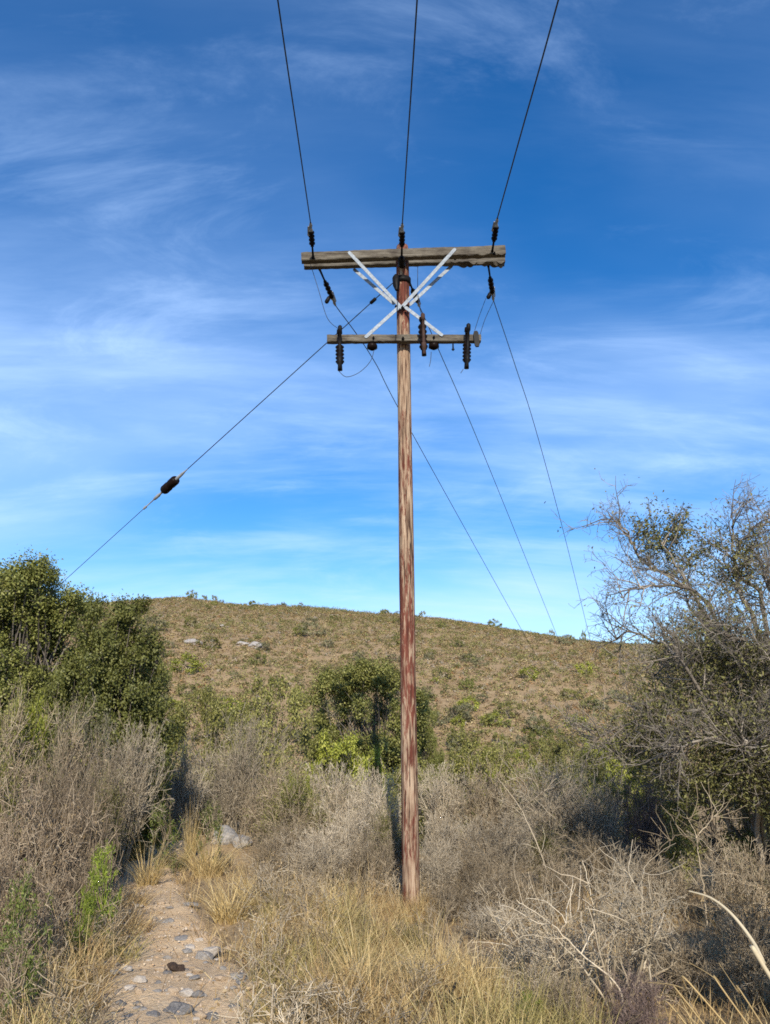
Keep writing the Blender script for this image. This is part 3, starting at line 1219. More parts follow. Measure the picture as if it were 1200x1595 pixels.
plant('mixed', 170, 11.9, 1180, 100, 'thin leafed bare shrub left of the path between dead brush and tree', 'shrub')
plant('grey', 245, 17.5, 1180, 80, 'thin bare shrub standing right at the far end of the path', 'shrub')
plant('grey', 345, 20, 1180, 95, 'bare shrub behind the grey boulders', 'shrub')
plant('brown', 440, 16, 1160, 130, 'bushy bare brown shrub left of the low yellow-green shrub', 'shrub')
plant('grey', 535, 15.5, 1190, 140, 'wide bare grey shrub right below the low yellow-green shrub', 'shrub')
plant('mixed', 480, 14, 1205, 140, 'bare shrub with sparse olive leaves in the middle of the grey thicket', 'shrub')
plant('grey', 592, 13.6, 1195, 100, 'bare grey shrub crossed by the pole shadow beside the pole', 'shrub')
plant('mixed', 432, 14.3, 1222, 100, 'dark twiggy shrub with few leaves right of the grey boulders', 'shrub')
plant('grey', 545, 12.6, 1245, 120, 'low bare grey shrub behind the straw grass left of the pole foot', 'shrub')
plant('brown', 455, 12.8, 1270, 110, 'low bare brown shrub at the front of the grey thicket', 'shrub')
plant('grey', 500, 11.2, 1292, 120, 'bare shrub at the inner edge of the straw grass left of the pole', 'shrub')
plant('brown', 575, 11.3, 1285, 110, 'low brown shrub just left of the pole foot', 'shrub')
plant('brown', 425, 12.0, 1290, 90, 'small brown shrub at the grass edge right of the tall golden tussock', 'shrub')
plant('mixed', 610, 12.2, 1260, 90, 'bare shrub directly behind the pole foot', 'shrub')
plant('grey', 680, 10.6, 1300, 95, 'thin bare shrub right against the pole foot', 'shrub')
plant('brown', 745, 10.6, 1305, 120, 'brown shrub between the leaning forked dead stem and the grass', 'shrub')
plant('grey', 760, 8.4, 1400, 110, 'low grey brush at the grass edge below the brown shrubs', 'shrub')
plant('brown', 860, 9.6, 1330, 120, 'brown shrub behind the left pale thorn bush', 'shrub')
plant('brown', 765, 7.0, 1480, 90, 'low brown brush left of the pale thorn bushes near the bottom', 'shrub')
plant('brown', 880, 5.9, 1500, 120, 'low dark brush at the bottom edge under the pale thorn bushes', 'shrub')
plant('purple', 985, 5.5, 1510, 130, 'low shaded brush at the bottom edge left of the reeds', 'shrub')
plant('olive', 645, 18, 1190, 90, 'olive shrub right behind the pole above the bare thicket', 'shrub')
plant('olive', 760, 24, 1150, 120, 'broad olive shrub above the domed bare shrub right of the pole', 'shrub')
plant('olive', 700, 27, 1172, 80, 'olive shrub right of the pole in the green belt at the valley floor', 'shrub')
plant('lime', 735, 31, 1160, 75, 'yellow-green shrub with a rusty neighbour in the green belt right of the pole', 'shrub')
plant('lime', 800, 33, 1152, 85, 'pale yellow-green shrub midway along the green belt', 'shrub')
plant('olive', 862, 26, 1150, 105, 'broad olive shrub in the green belt left of the thorn tree branch', 'shrub')
plant('lime', 950, 21, 1140, 125, 'bright green shrub under the lowest bare branch of the thorn tree', 'shrub')
plant('olive', 905, 19, 1172, 100, 'green shrub with black gaps beneath a grey bare branch', 'shrub')
plant('dark', 1020, 17, 1125, 90, 'dark green shrub close beside the thorn tree trunk', 'shrub')
plant('grey', 690, 16.5, 1190, 110, 'bare grey shrub first right of the pole below the green belt', 'shrub')
plant('brown', 765, 16, 1168, 130, 'domed bare brown shrub second right of the pole below the green belt', 'shrub')
plant('grey', 850, 15, 1180, 140, 'domed bare shrub left of the dark purple shrub', 'shrub')
plant('grey', 925, 14.5, 1205, 115, 'bare brown-grey shrub touching the dark purple shrub', 'shrub')
plant('purple', 1000, 13.2, 1212, 120, 'dark purple bare shrub in the shade of the thorn tree', 'shrub')
plant('grey', 700, 12.8, 1265, 105, 'bare pale shrub close to the right side of the pole', 'shrub')
plant('grey', 775, 12, 1262, 135, 'bare pale shrub behind the leaning forked dead stem right of the pole', 'shrub')
plant('mixed', 850, 12.4, 1275, 120, 'bare shrub flecked with olive leaves behind the pale thorn bush', 'shrub')
plant('brown', 930, 11.4, 1290, 135, 'brown twiggy shrub behind the pale thorn bush', 'shrub')
plant('olive', 1105, 11.4, 1195, 170, 'olive leafed shrub growing under the thorn tree crown', 'shrub')
plant('greyleaf', 1195, 10.5, 1190, 150, 'grey-green shrub at the right edge below the thorn tree', 'shrub')
plant('brown', 1035, 9.6, 1315, 150, 'brown twiggy shrub in front of the dark purple shrub', 'shrub')
plant('brown', 1150, 8.6, 1300, 170, 'shaded dark twiggy shrub at the right edge behind the reed stalk', 'shrub')
plant('brown', 715, 9.6, 1360, 110, 'low brown shrub with dark gaps right of the pole foot', 'shrub')
plant('brown', 800, 9.2, 1345, 130, 'low brown shrub left of the pale thorn bush', 'shrub')
plant('thorn', 945, 6.5, 1352, 250, 'pale zigzag thorn bush, largest bare bush of the lower right', 'bush', i=0)
plant('thorn', 850, 6.9, 1378, 180, 'pale thorn bush left of the largest one', 'bush', i=1)
plant('thorn', 1000, 8.4, 1325, 150, 'upright pale thorn bush behind the largest one', 'bush', i=1)
plant('brown', 1050, 6.6, 1430, 190, 'dark shaded twiggy bush at the foot of the reed stalk', 'bush')
plant('brown', 1180, 6.2, 1400, 200, 'dark shaded bush filling the right edge below the reed stalk', 'bush')
plant('mixed', 45, 11.6, 1075, 190, 'leafy brown shrub in front of the large left tree', 'shrub')
plant('greyleaf', 130, 12.4, 1095, 110, 'grey-green shrub between the left tree trunk and the dead brush', 'shrub')
plant('brown', 120, 10.6, 1130, 130, 'brown twiggy shrub above the right half of the heaps of dead brush', 'shrub')
plant('mixed', 0, 9.8, 1120, 150, 'olive flecked shrub at the left edge above the heap of dead brush', 'shrub')
plant('tangle', 62, 8.6, 1178, 240, 'wide heap of tangled grey-brown dead brush at the left edge', 'brush', i=0)
plant('tangle', 118, 9.6, 1180, 150, 'heap of dead brush right of the wide one', 'brush', i=1)
plant('tangle', 20, 7.2, 1300, 200, 'low heap of dead brush in front of the wide one', 'brush', i=1)
plant('tangle', 5, 6.0, 1440, 200, 'matted dead brush low in the left bottom corner', 'brush', i=0)
plant('brown', 150, 8.8, 1330, 70, 'small brown twiggy bush beside the bright green herb', 'bush')
plant('herb', 168, 8.2, 1305, 52, 'bright lime green feathery herb beside the path', 'herb')
plant('herb', 132, 7.7, 1375, 42, 'short lime green herb left of the tallest one', 'herb')
plant('herb_dull', 52, 6.5, 1335, 70, 'mid green herb in the dead brush left of the bright one', 'herb')
plant('herb_dull', 26, 5.4, 1428, 80, 'yellowish green herb low at the left edge', 'herb')
plant('herb_dull', 262, 13.6, 1240, 45, 'green herb beside tall straw grass at the path end', 'herb')
plant('herb_dull', 330, 13.8, 1238, 36, 'dark green herb left of the grey boulders', 'herb')
plant('herb', 822, 5.9, 1535, 44, 'green herb in the straw at the bottom below the pale thorn bush', 'herb')


def hit(u, v, y0=3.0, y1=240.0):
    """where the line of sight (u, v) first meets the ground"""
    y = y0
    while y < y1:
        p = at(u, v, y)
        if p.z < ground(p.x, y):
            lo, hi = y / 1.02, y
            for _ in range(14):
                m = (lo + hi) / 2
                q = at(u, v, m)
                if q.z < ground(q.x, m):
                    hi = m
                else:
                    lo = m
            q = at(u, v, hi)
            return Vector((q.x, q.y, ground(q.x, q.y)))
        y *= 1.02
    return None


# ------------------------------------------------------------------ the thorn tree at the right
def build_thorn_tree():
    rg = random.Random(5)
    b = at(1190, 1420, 11.0)
    root = empty('thorn_tree', (b.x, b.y, ground(b.x, b.y)))
    tag(root, 'big grey thorn tree at the right edge with bare twigs against the sky', 'tree')
    o = root.location
    P = lambda u, v, Y=11.0: at(u, v, Y) - o
    foot_ = Vector((0, 0, -.1))
    limbs = [
        [foot_, P(1172, 1180), P(1125, 1010), P(1068, 905), P(1030, 845)],
        [foot_ + Vector((.1, -.1, 0)), P(1165, 1150, 10.8), P(1105, 945, 10.6), P(1020, 912, 10.4), P(966, 930, 10.3)],
        [foot_, P(1185, 1020), P(1152, 920), P(1147, 870), P(1166, 830), P(1198, 812)],
        [foot_ + Vector((-.1, .1, 0)), P(1150, 1100, 11.2), P(1082, 930, 11.4), P(1010, 880, 11.4), P(972, 825, 11.3), P(948, 800, 11.3)],
        [foot_ + Vector((.15, .1, 0)), P(1205, 1010, 11.3), P(1250, 900, 11.5), P(1240, 830, 11.4)],
        [foot_ + Vector((0, -.2, 0)), P(1150, 1150, 10.7), P(1085, 1112, 10.3), P(1005, 1116, 10.0), P(925, 1152, 9.8)],
        [foot_, P(1140, 1060, 10.6), P(1082, 1010, 10.4), P(1022, 1050, 10.2)],
        [foot_, P(1195, 980, 11.2), P(1150, 890, 11.0), P(1142, 850, 11.0), P(1142, 800, 11.0)],
        [foot_, P(1180, 1100, 12), P(1100, 980, 12.6), P(1050, 900, 12.9)],
        [foot_, P(1230, 1050, 10.2), P(1290, 930, 9.8), P(1330, 870, 9.6)],
        [foot_, P(1250, 1050, 11.8), P(1360, 930, 12.2), P(1430, 900, 12.4)],
        [foot_, P(1180, 1120, 10), P(1160, 1010, 9.5), P(1125, 985, 9.3)],
        [foot_, P(1200, 1100, 9.9), P(1220, 980, 9.4), P(1190, 900, 9.2)],
        [foot_, P(1130, 1130, 11.2), P(1060, 1030, 11.2), P(990, 985, 11.0), P(955, 1000, 10.9)],
        [foot_, P(1180, 1200, 9.9), P(1120, 1150, 9.4), P(1040, 1170, 9.2)],
    ]
    for k in range(14):
        u, v, Y = rg.uniform(1010, 1330), rg.uniform(985, 1230), rg.uniform(9.2, 12.4)
        if u < 1050 and v < 1040:
            u += 60
        limbs.append([foot_ + Vector((rg.gauss(0, .15), rg.gauss(0, .15), 0)), P(1190 + (u - 1190) * .35, 1400 + (v - 1400) * .55, 11 + (Y - 11) * .5), P(u, v + 10, Y), P(u + (u - 1190) * .2, v - 5, Y + rg.gauss(0, .3))])
    big, fine, tips = [], [], []

    def sprout(ch, n, L, r, lev, t0):
        for q in range(n):
            t = t0 + (1 - t0) * rg.random()
            f = t * (len(ch) - 1)
            i = min(int(f), len(ch) - 2)
            a, c = ch[i][0], ch[i + 1][0]
            p = a + (c - a) * (f - i)
            d = rot_off(rg, (c - a).normalized(), R(rg.uniform(28, 75)))
            ll = L * rg.uniform(.5, 1.25)
            k = 4
            out = [(p.copy(), r)]
            for j in range(k):
                d = (d + Vector((rg.gauss(0, 1), rg.gauss(0, 1), rg.gauss(0, 1))) * .2 + Vector((0, 0, .05))).normalized()
                p = p + d * ll / k
                out.append((p.copy(), max(r * (1 - .8 * (j + 1) / k), .0026)))
            (big if lev == 0 else fine).append(out)
            if lev < 2:
                sprout(out, [6, 4][lev], L * .5, r * .5, lev + 1, .15)
            else:
                tips.append(p.copy())
    for li, L in enumerate(limbs):
        ch = curve_chain(L, .05, 8)
        n = len(ch)
        ch = [(p + Vector((mnoise.noise((i * .4, li, 0)), mnoise.noise((i * .4, li, 5)), mnoise.noise((i * .4, li, 9)))) * .07, .052 * (1 - .86 * (i / n) ** .7)) for i, (p, _) in enumerate(ch)]
        big.append(ch)
        sprout(ch, 20 if li in (4, 7, 9, 10) else 26, .62, .011, 0, .3)
    link('trunk', tube_mesh('trunk', big, 5, True), M['twig_thorn'], root)
    link('twig', tube_mesh('twig', fine, 3), M['twig_thorn'], root)
    rs = np.random.RandomState(9)
    T = np.array([tuple(p) for p in tips])
    w = np.full(len(T), .03)
    for (u, v, Y, r, s) in ((1048, 840, 11.1, .4, 2.0), (1020, 815, 11.0, .3, 1.6), (1095, 850, 11.2, .35, 1.4), (1195, 890, 11, .5, 1.6), (1130, 900, 11, .4, .9), (1080, 900, 10.8, .3, .5), (1060, 990, 10.5, .4, .8),
                            (1100, 1080, 10.3, .5, .6), (1150, 1180, 10.2, .6, 1.3), (1060, 1180, 10, .5, 1.0), (1190, 1050, 10.2, .5, .8), (1010, 1130, 10, .4, .9), (1250, 1000, 10.5, .8, 1), (1130, 1040, 9.8, .6, .7), (1090, 1230, 9.8, .6, 1.2), (1190, 1260, 9.6, .6, 1.2)):
        c = np.array(tuple(P(u, v, Y)))
        w += s * np.exp(-(np.linalg.norm(T - c, axis=1) / r) ** 2)
    n = 30000
    idx = rs.choice(len(T), n, p=w / w.sum())
    pos = T[idx] + rs.normal(size=(n, 3)) * .05
    V, Q = leaf_arrays(rs, pos, .03, .065, .45)
    link('foliage', quads_mesh('foliage', V, Q), M['leaf_thorn'], root)


build_thorn_tree()


# ------------------------------------------------------------------ grass
def blade_arrays(rs, n, base, Hlo, Hhi, wlo, whi, lean_lo, lean_hi, bend, az=None, seg=4):
    az = rs.uniform(0, 2 * math.pi, n) if az is None else az
    L = rs.uniform(Hlo, Hhi, n)
    th = rs.uniform(lean_lo, lean_hi, n)
    bd = rs.uniform(.25, 1.0, n) * bend
    w = rs.uniform(wlo, whi, n)
    tw = az + rs.uniform(-1.2, 1.2, n) + math.pi / 2
    sx, sy = np.cos(tw), np.sin(tw)
    p = base.copy()
    V = []
    for k in range(seg + 1):
        t = k / seg
        ww = w * (1 - t) ** .7 * .5 + .0007
        V.append(np.stack([p[:, 0] - sx * ww, p[:, 1] - sy * ww, p[:, 2]], 1))
        V.append(np.stack([p[:, 0] + sx * ww, p[:, 1] + sy * ww, p[:, 2]], 1))
        a = th + bd * (t + .5 / seg) ** 1.4
        d = np.stack([np.cos(az) * np.sin(a), np.sin(az) * np.sin(a), np.cos(a)], 1)
        p = p + d * (L / seg)[:, None]
    V = np.stack(V, 1)
    m = 2 * (seg + 1)
    q = np.array([(2 * k, 2 * k + 1, 2 * k + 3, 2 * k + 2) for k in range(seg)])
    Q = (np.arange(n) * m)[:, None, None] + q[None]
    return V.reshape(-1, 3), Q.reshape(-1, 4)


def tussock(kind, seed, n, H, W, mat, bend, stalks=0):
    rs = np.random.RandomState(seed)
    r = np.sqrt(rs.random_sample(n)) * W * (.17 if kind == 'gold' else .34)
    az0 = rs.uniform(0, 2 * math.pi, n)
    b = np.stack([np.cos(az0) * r, np.sin(az0) * r, np.full(n, -.02)], 1)
    V, Q = blade_arrays(rs, n, b, H * .3, H * 1.12, .004, .010, .02, .5, bend, az0 + rs.normal(size=n) * (.6 if kind == 'gold' else 1.6))
    if stalks:
        az1 = rs.uniform(0, 2 * math.pi, stalks)
        b1 = np.stack([np.cos(az1) * W * .08, np.sin(az1) * W * .08, np.full(stalks, -.02)], 1)
        V1, Q1 = blade_arrays(rs, stalks, b1, H * 1.0, H * 1.4, .004, .007, .0, .3, .5, az1)
        Q1 = Q1 + len(V)
        V, Q = np.concatenate([V, V1]), np.concatenate([Q, Q1])
    o = link('grass_tussock', quads_mesh('grass_tussock', V, Q), M[mat])
    o.location = (0, 0, -50)
    register(kind, o, H, W)


for k in range(2):
    tussock('gold', 200 + k, 300, .8, 1.0, 'grass_gold', 1.6, 24)
for k in range(3):
    tussock('straw', 210 + k, 210, .6, .8, 'grass_straw', 2.0, 10)
for k in range(2):
    tussock('greenish', 220 + k, 200, .6, .8, 'grass_green', 1.7, 8)


def tuft(kind, u, Y, h, w, label, group=None):
    p = at(u, 1400, Y)
    z = ground(p.x, Y)
    o, H, W = use(kind)
    o.location = (p.x, Y, z)
    o.rotation_euler = (0, 0, RG.uniform(0, 6.28))
    o.scale = (w / W, w / W, h / H)
    if group is None and 'group' in o:
        del o['group']
    tag(o, label, 'grass', group)


tuft('gold', 322, 13.4, .62, 1.2, 'big pale golden grass tussock on the right of the path end')
tuft('gold', 358, 9.6, .5, 1.0, 'tall golden grass tussock right of the path in front of the big pale one')
tuft('gold', 396, 10.6, .46, .8, 'golden grass tussock right beside the tall one by the path')
tuft('gold', 293, 15.6, .95, .5, 'upright straw grass at the far end of the path')
tuft('greenish', 265, 14.6, .55, .75, 'greenish straw tussock left of the path end with a dark base')
tuft('gold', 228, 12.4, .6, .8, 'golden tussock leaning over the left of the path beyond the bright herb')
tuft('gold', 468, 11.4, .4, .4, 'small yellow tuft at the front of the grey thicket')
for u, Y, h, w in ((198, 10.4, .55, .8), (178, 9.4, .5, .8), (205, 9.0, .4, .7), (160, 8.4, .55, .9), (185, 7.9, .42, .7), (120, 7.9, .55, .8), (138, 7.2, .55, .8), (135, 6.8, .42, .7), (95, 7.0, .5, .8), (60, 6.6, .5, .8), (118, 6.4, .5, .8),
                   (100, 6.0, .45, .6), (85, 6.1, .5, .8), (30, 6.2, .45, .7), (55, 5.6, .5, .8), (105, 5.6, .5, .7), (70, 5.4, .4, .6), (75, 5.2, .45, .7), (20, 5.3, .45, .7), (85, 5.0, .35, .5), (100, 4.8, .4, .6), (45, 4.7, .45, .7)):
    tuft(RG.choice(['straw', 'straw', 'straw', 'greenish']), u, Y, h * RG.uniform(.6, .9), w, 'straw grass tussock on the left verge of the path', 'straw tussocks on the left verge of the path')
twig_shrub('sprig', 'dead_sprig', 75, H=.5, W=.55, stems=8, kids=(4, 3), matn='twig_brown', twig_r=.6, r0=.006, crook=.1, nseg=(6, 4, 3), ratio=(.5, .5))
twig_shrub('sprig', 'dead_sprig', 76, H=.5, W=.55, stems=7, kids=(4, 3), matn='twig_grey', twig_r=.6, r0=.006, crook=.1, nseg=(6, 4, 3), ratio=(.5, .5), leaf='leaf_dry', leaves=160, lsize=(.015, .03))
for k in range(46):
    Y = 4.8 + 6.5 * RG.random()
    u = RG.uniform(400, 860 if Y < 7.5 else 720) if RG.random() < .72 else RG.uniform(20, 175)
    if u > 300:
        lab, gr = 'dead twiggy sprig standing in the dry grass below the pole', 'dead sprigs in the dry grass below the pole'
    else:
        lab, gr = 'dead twiggy sprig standing on the left verge of the path', 'dead sprigs on the left verge of the path'
    p = at(u, 1400, Y)
    o, H, W = use('sprig')
    o.location = (p.x, Y, ground(p.x, Y))
    o.rotation_euler = (0, 0, RG.uniform(0, 6.28))
    sc = RG.uniform(.7, 1.5)
    o.scale = (sc, sc, sc * RG.uniform(.7, 1.1))
    tag(o, lab, 'sprig', gr)
for u, Y, h in ((622, 9.78, .34), (655, 9.75, .4), (668, 9.95, .36), (608, 9.95, .32), (640, 9.6, .26)):
    tuft('straw', u, Y, h, .4, 'straw tussock at the very foot of the pole', 'straw tussocks at the very foot of the pole')
n_t = 0
Y = 5.0
while Y < 10.6:
    u = 425 + (Y - 5) * -3 + RG.uniform(0, 30)
    u_end = 860 if Y < 5.6 else (770 if Y < 7 else 670)
    while u < u_end:
        if not (Y > 8.4 and 590 < u < 690):
            k = RG.choice(['straw', 'straw', 'straw', 'gold', 'greenish'])
            tuft(k, u, Y + RG.uniform(-.25, .25), RG.uniform(.24, .5), RG.uniform(.45, .8), 'straw grass tussock in the dry grass below the pole', 'straw tussocks in the dry grass below the pole')
            n_t += 1
        u += RG.uniform(34, 70) * 7 / Y
    Y += RG.uniform(.5, .75)
for u, Y in ((838, 5.4), (790, 5.2), (870, 5.8), (905, 5.3), (760, 5.6), (815, 5.9)):
    tuft('greenish', u, Y, .4, .6, 'green tinged tussock below the pale thorn bush', 'green tinged tussocks below the pale thorn bush')


def ground_cover():
    """short dry grass and litter, far too many blades to count, over everything but the path"""
    rs = np.random.RandomState(31)
    pts = []
    while len(pts) < 120000:
        y = 3.6 + 44 * rs.random_sample() ** 1.9
        x = rs.uniform(-1, 1) * (.68 * y + 3.0)
        if y < 17:
            cx, hw = path_at(y)
            if abs(x - cx) < hw * (1.0 + .5 * mnoise.noise((x * 2, y * 2, 0))) and rs.random_sample() > .07:
                continue
        if mnoise.noise((x * .8, y * .8, 6)) + rs.uniform(-.5, .5) < -.15:
            continue
        pts.append((x, y, ground(x, y) - .02))
    b = np.array(pts)
    far = np.clip((b[:, 1] - 8) / 25, 0, 1)
    V, Q = blade_arrays(rs, len(b), b, .08, .32, .004, .008, .05, 1.1, 1.0, None, 2)
    o = link('dry_grass', quads_mesh('dry_grass', V, Q), M['grass_straw'])
    tag(o, 'short straw coloured dry grass covering the ground between the shrubs', 'grass', kind='stuff')


ground_cover()


def reed():
    root = empty('reed_clump', (1.75, 2.3, ground(1.75, 2.3)))
    tag(root, 'clump of dry pale reeds arching in from the lower right corner', 'reed')
    o = root.location
    foot_ = Vector((0, 0, -.05))
    tall = [at(1215, 1545, 2.15), at(1190, 1500, 2.15), at(1172, 1465, 2.2), at(1140, 1424, 2.25), at(1108, 1399, 2.3), at(1074, 1388, 2.35)]
    ch = curve_chain([foot_ + Vector((-.08, -.05, 0))] + [p - o for p in tall], .006, 8)
    n = len(ch)
    ch = [(p, max(.0056 * (1 - .7 * (i / n) ** 2), .002)) for i, (p, _) in enumerate(ch)]
    link('stalk', tube_mesh('stalk', [ch], 8, True), M['reed'], root)
    more = [[(1130, 1595), (1065, 1540), (1010, 1530)], [(1165, 1595), (1120, 1530), (1075, 1500)], [(1100, 1600), (1060, 1555), (1030, 1548)], [(1190, 1600), (1150, 1545), (1120, 1500)], [(1080, 1610), (1040, 1590), (1010, 1585)]]
    for k, m in enumerate(more):
        pts = [foot_ + Vector((-.06 * k, -.02 * k, 0))] + [at(u, v, 2.1 + .12 * k + .1 * j) - o for j, (u, v) in enumerate(m)]
        ch = curve_chain(pts, .004, 8)
        n = len(ch)
        link('blade', tube_mesh('blade', [[(p, max(.0032 * (1 - .8 * i / n), .001)) for i, (p, _) in enumerate(ch)]], 4), M['grass_straw'], root)


reed()


def dead_stem(label, chains, r, matn='twig_grey'):
    rg = random.Random(len(label))
    b = at(*chains[0][0])
    root = empty('dead_sapling', (b.x, b.y, ground(b.x, b.y)))
    tag(root, label, 'dead stem')
    o = root.location
    big = []
    for ci, c in enumerate(chains):
        pts = [at(*q) - o for q in c]
        if ci == 0:
            pts = [Vector((0, 0, -.05))] + pts
        ch = curve_chain(pts, r, 8)
        n = len(ch)
        rr = r * (.62 if ci == 0 else .4)
        ch = [(p + Vector((mnoise.noise((i * .5, ci, 1)), 0, mnoise.noise((i * .5, ci, 7)))) * .02, max(rr * (1 - .8 * i / n), .003)) for i, (p, _) in enumerate(ch)]
        big.append(ch)
        for q in range(9):
            i = rg.randint(n // 3, n - 2)
            p, d = ch[i][0], rot_off(rg, (ch[i + 1][0] - ch[i][0]).normalized(), R(rg.uniform(35, 75)))
            tw = [(p.copy(), .0032)]
            for k in range(5):
                d = (d + Vector((rg.gauss(0, 1), rg.gauss(0, 1), rg.gauss(0, 1))) * .22).normalized()
                p = p + d * rg.uniform(.05, .1)
                tw.append((p.copy(), .003 - .0003 * k))
            big.append(tw)
    link('stem', tube_mesh('stem', big, 6, True), M[matn], root)


dead_stem('pale forked dead stem leaning left among the bare shrubs right of the pole', [[(868, 1400, 10.6), (838, 1318, 10.5), (810, 1258, 10.5), (776, 1212, 10.5)], [(812, 1262, 10.5), (840, 1238, 10.4), (862, 1222, 10.4)]], .024)
dead_stem('pale dead stem forking like a Y in front of the thorn tree', [[(1098, 1400, 8.6), (1090, 1345, 8.5), (1084, 1300, 8.5), (1070, 1272, 8.5)], [(1084, 1305, 8.5), (1102, 1284, 8.5), (1122, 1262, 8.4)], [(1086, 1318, 8.5), (1062, 1300, 8.4), (1040, 1312, 8.3)]], .017, 'twig_brown')
dead_stem('pale upright dead stem in the middle of the largest thorn bush', [[(1014, 1525, 6.2), (1003, 1455, 6.2), (1000, 1395, 6.2), (1003, 1352, 6.2)], [(1001, 1400, 6.2), (984, 1372, 6.1), (966, 1352, 6.1)], [(1005, 1470, 6.2), (985, 1440, 6.1), (960, 1420, 6.0)]], .013)
dead_stem('long pale dead stem slanting left out of the largest thorn bush', [[(965, 1540, 6.1), (905, 1485, 6.1), (860, 1440, 6.1), (805, 1402, 6.2)], [(905, 1486, 6.1), (926, 1440, 6.1), (920, 1390, 6.1), (908, 1340, 6.1)], [(872, 1452, 6.1), (890, 1430, 6.1), (918, 1412, 6.0)]], .013)
dead_stem('pale thin dead stem standing in the grey thicket left of the pole', [[(560, 1400, 11.6), (546, 1330, 11.6), (543, 1260, 11.6), (546, 1205, 11.6)], [(545, 1290, 11.6), (570, 1262, 11.6), (580, 1232, 11.5)]], .016)


def charred():
    rg = random.Random(3)
    p0 = hit(692, 1590)
    root = empty('charred_stem', p0)
    tag(root, 'small blackened forked dead stem at the bottom below the pole', 'stem')
    o = p0
    A = lambda u, v, d=0: at(u, v, p0.y + d) - o
    chs = [[A(690, 1600), A(697, 1570), A(703, 1552), A(710, 1530)], [A(700, 1556), A(690, 1550, .1), A(676, 1554, .15)], [A(697, 1566), A(712, 1556, -.1), A(730, 1552, -.1)], [A(686, 1602), A(672, 1575, .1), A(664, 1562, .15)],
           [A(664, 1562, .15), A(640, 1566, .2)], [A(640, 1600, .1), A(636, 1570, .2), A(652, 1560, .2)], [A(703, 1552), A(699, 1540, .05), A(694, 1535, .1)]]
    link('stem', tube_mesh('stem', [curve_chain(c, .009 if i == 0 else .006, 5) for i, c in enumerate(chs)], 6, True), M['twig_char'], root)


charred()


for X_, Y_, h_, w_, lab in ((3.5, 2.9, 2.7, 2.0, 'dense dark shrub right of the viewer throwing shade over the lower right corner'),):
    o, H, W = use('dark')
    o.location = (X_, Y_, ground(X_, Y_))
    o.scale = (w_ / W, w_ / W, h_ / H)
    tag(o, lab, 'shrub')

# ------------------------------------------------------------------ stones
def rock_mesh(seed, flat=.55, sub=3, rough=.35, faces=7):
    bm = bmesh.new()
    bmesh.ops.create_icosphere(bm, subdivisions=sub, radius=1)
    for v in bm.verts:
        n = v.co.normalized()
        k = 1 + rough * mnoise.noise(n * 1.3 + Vector((seed * 3.1, 0, 0))) + .3 * rough * mnoise.noise(n * 3.7 + Vector((0, seed, 0)))
        # flat broken faces
        c = n * k
        for q in range(faces):
            rg = random.Random(seed * 13 + q)
            pl = Vector((rg.gauss(0, 1), rg.gauss(0, 1), rg.gauss(0, 1))).normalized()
            dd = c.dot(pl) - .72
            if dd > 0:
                c -= pl * dd * .85
        v.co = Vector((c.x, c.y, c.z * flat))
    me = bpy.data.meshes.new('stone')
    bm.to_mesh(me)
    bm.free()
    return me


def stone(name, u, v, wpx, mat, label, group=None, flat=.55, asp=.75, cat='stone', sink=.3, rough=.35):
    p = hit(u, v)
    w = wpx * depth_of(p) / FPX
    me = rock_mesh(RG.randint(1, 9999), flat, 3 if wpx > 14 else 2, rough, 0 if cat == 'dung' else 7)
    o = link(name, me, M[mat])
    o.location = p + Vector((0, w * asp * .5, w * .5 * flat * (1 - 2 * sink)))
    o.rotation_euler = (RG.uniform(-.15, .15), RG.uniform(-.15, .15), RG.uniform(-.4, .4))
    o.scale = (w / 2, w / 2 * asp, w / 2)
    tag(o, label, cat, group)


for u, v, Y, r, lab in ((353, 1276, 16.6, .3, 'rounded grey boulder by the path end under the bare shrubs'), (378, 1281, 16.3, .22, 'smaller grey boulder right against the rounded one')):
    p = at(u, v, Y)
    o = link('boulder', rock_mesh(int(u), .75, 3), M['stone_grey'])
    o.location = (p.x, Y, ground(p.x, Y) + r * .3)
    o.scale = (r, r * .9, r)
    tag(o, lab, 'boulder')
stone('stone', 275, 1584, 46, 'stone_dark', 'blue grey slab of stone, widest at the bottom of the path', flat=.5)
stone('stone', 328, 1590, 24, 'stone_dark', 'dark blue grey stone right of the widest slab')
stone('stone', 195, 1592, 26, 'stone_dark', 'dark stone left of the widest slab')
stone('stone', 303, 1592, 16, 'stone_pale', 'pale grey stone right against the widest slab')
stone('stone', 222, 1548, 15, 'stone_pale', 'small near-white stone on the path')
stone('stone', 316, 1497, 32, 'stone_grey', 'round grey stone half sunk in the path')
stone('stone', 266, 1550, 24, 'stone_grey', 'grey stone behind the widest slab')
stone('stone', 243, 1551, 18, 'stone_grey', 'small grey stone right of the near-white one')
stone('stone', 301, 1450, 18, 'stone_tan', 'orange tan stone on the path in front of the golden tussock')
stone('stone', 252, 1440, 30, 'stone_grey', 'flat grey stone flush with the middle of the path', flat=.25)
stone('stone', 280, 1466, 26, 'stone_grey', 'flat grey stone below the orange tan one', flat=.25)
stone('stone', 298, 1412, 26, 'stone_grey', 'flat grey stone far up the path', flat=.25)
stone('stone', 231, 1385, 14, 'stone_tan', 'reddish stone at the left rim of the path')
stone('stone', 372, 1528, 34, 'stone_grey', 'flat grey stone at the right rim of the path', flat=.35)
stone('stone', 310, 1468, 14, 'stone_pale', 'small pale stone right of the flat ones on the path')
stone('stone', 218, 1580, 22, 'stone_grey', 'grey stone between the dark stone and the widest slab')
stone('stone', 470, 1420, 40, 'stone_pale', 'flat pale stone in the grass below the grey thicket', flat=.35)
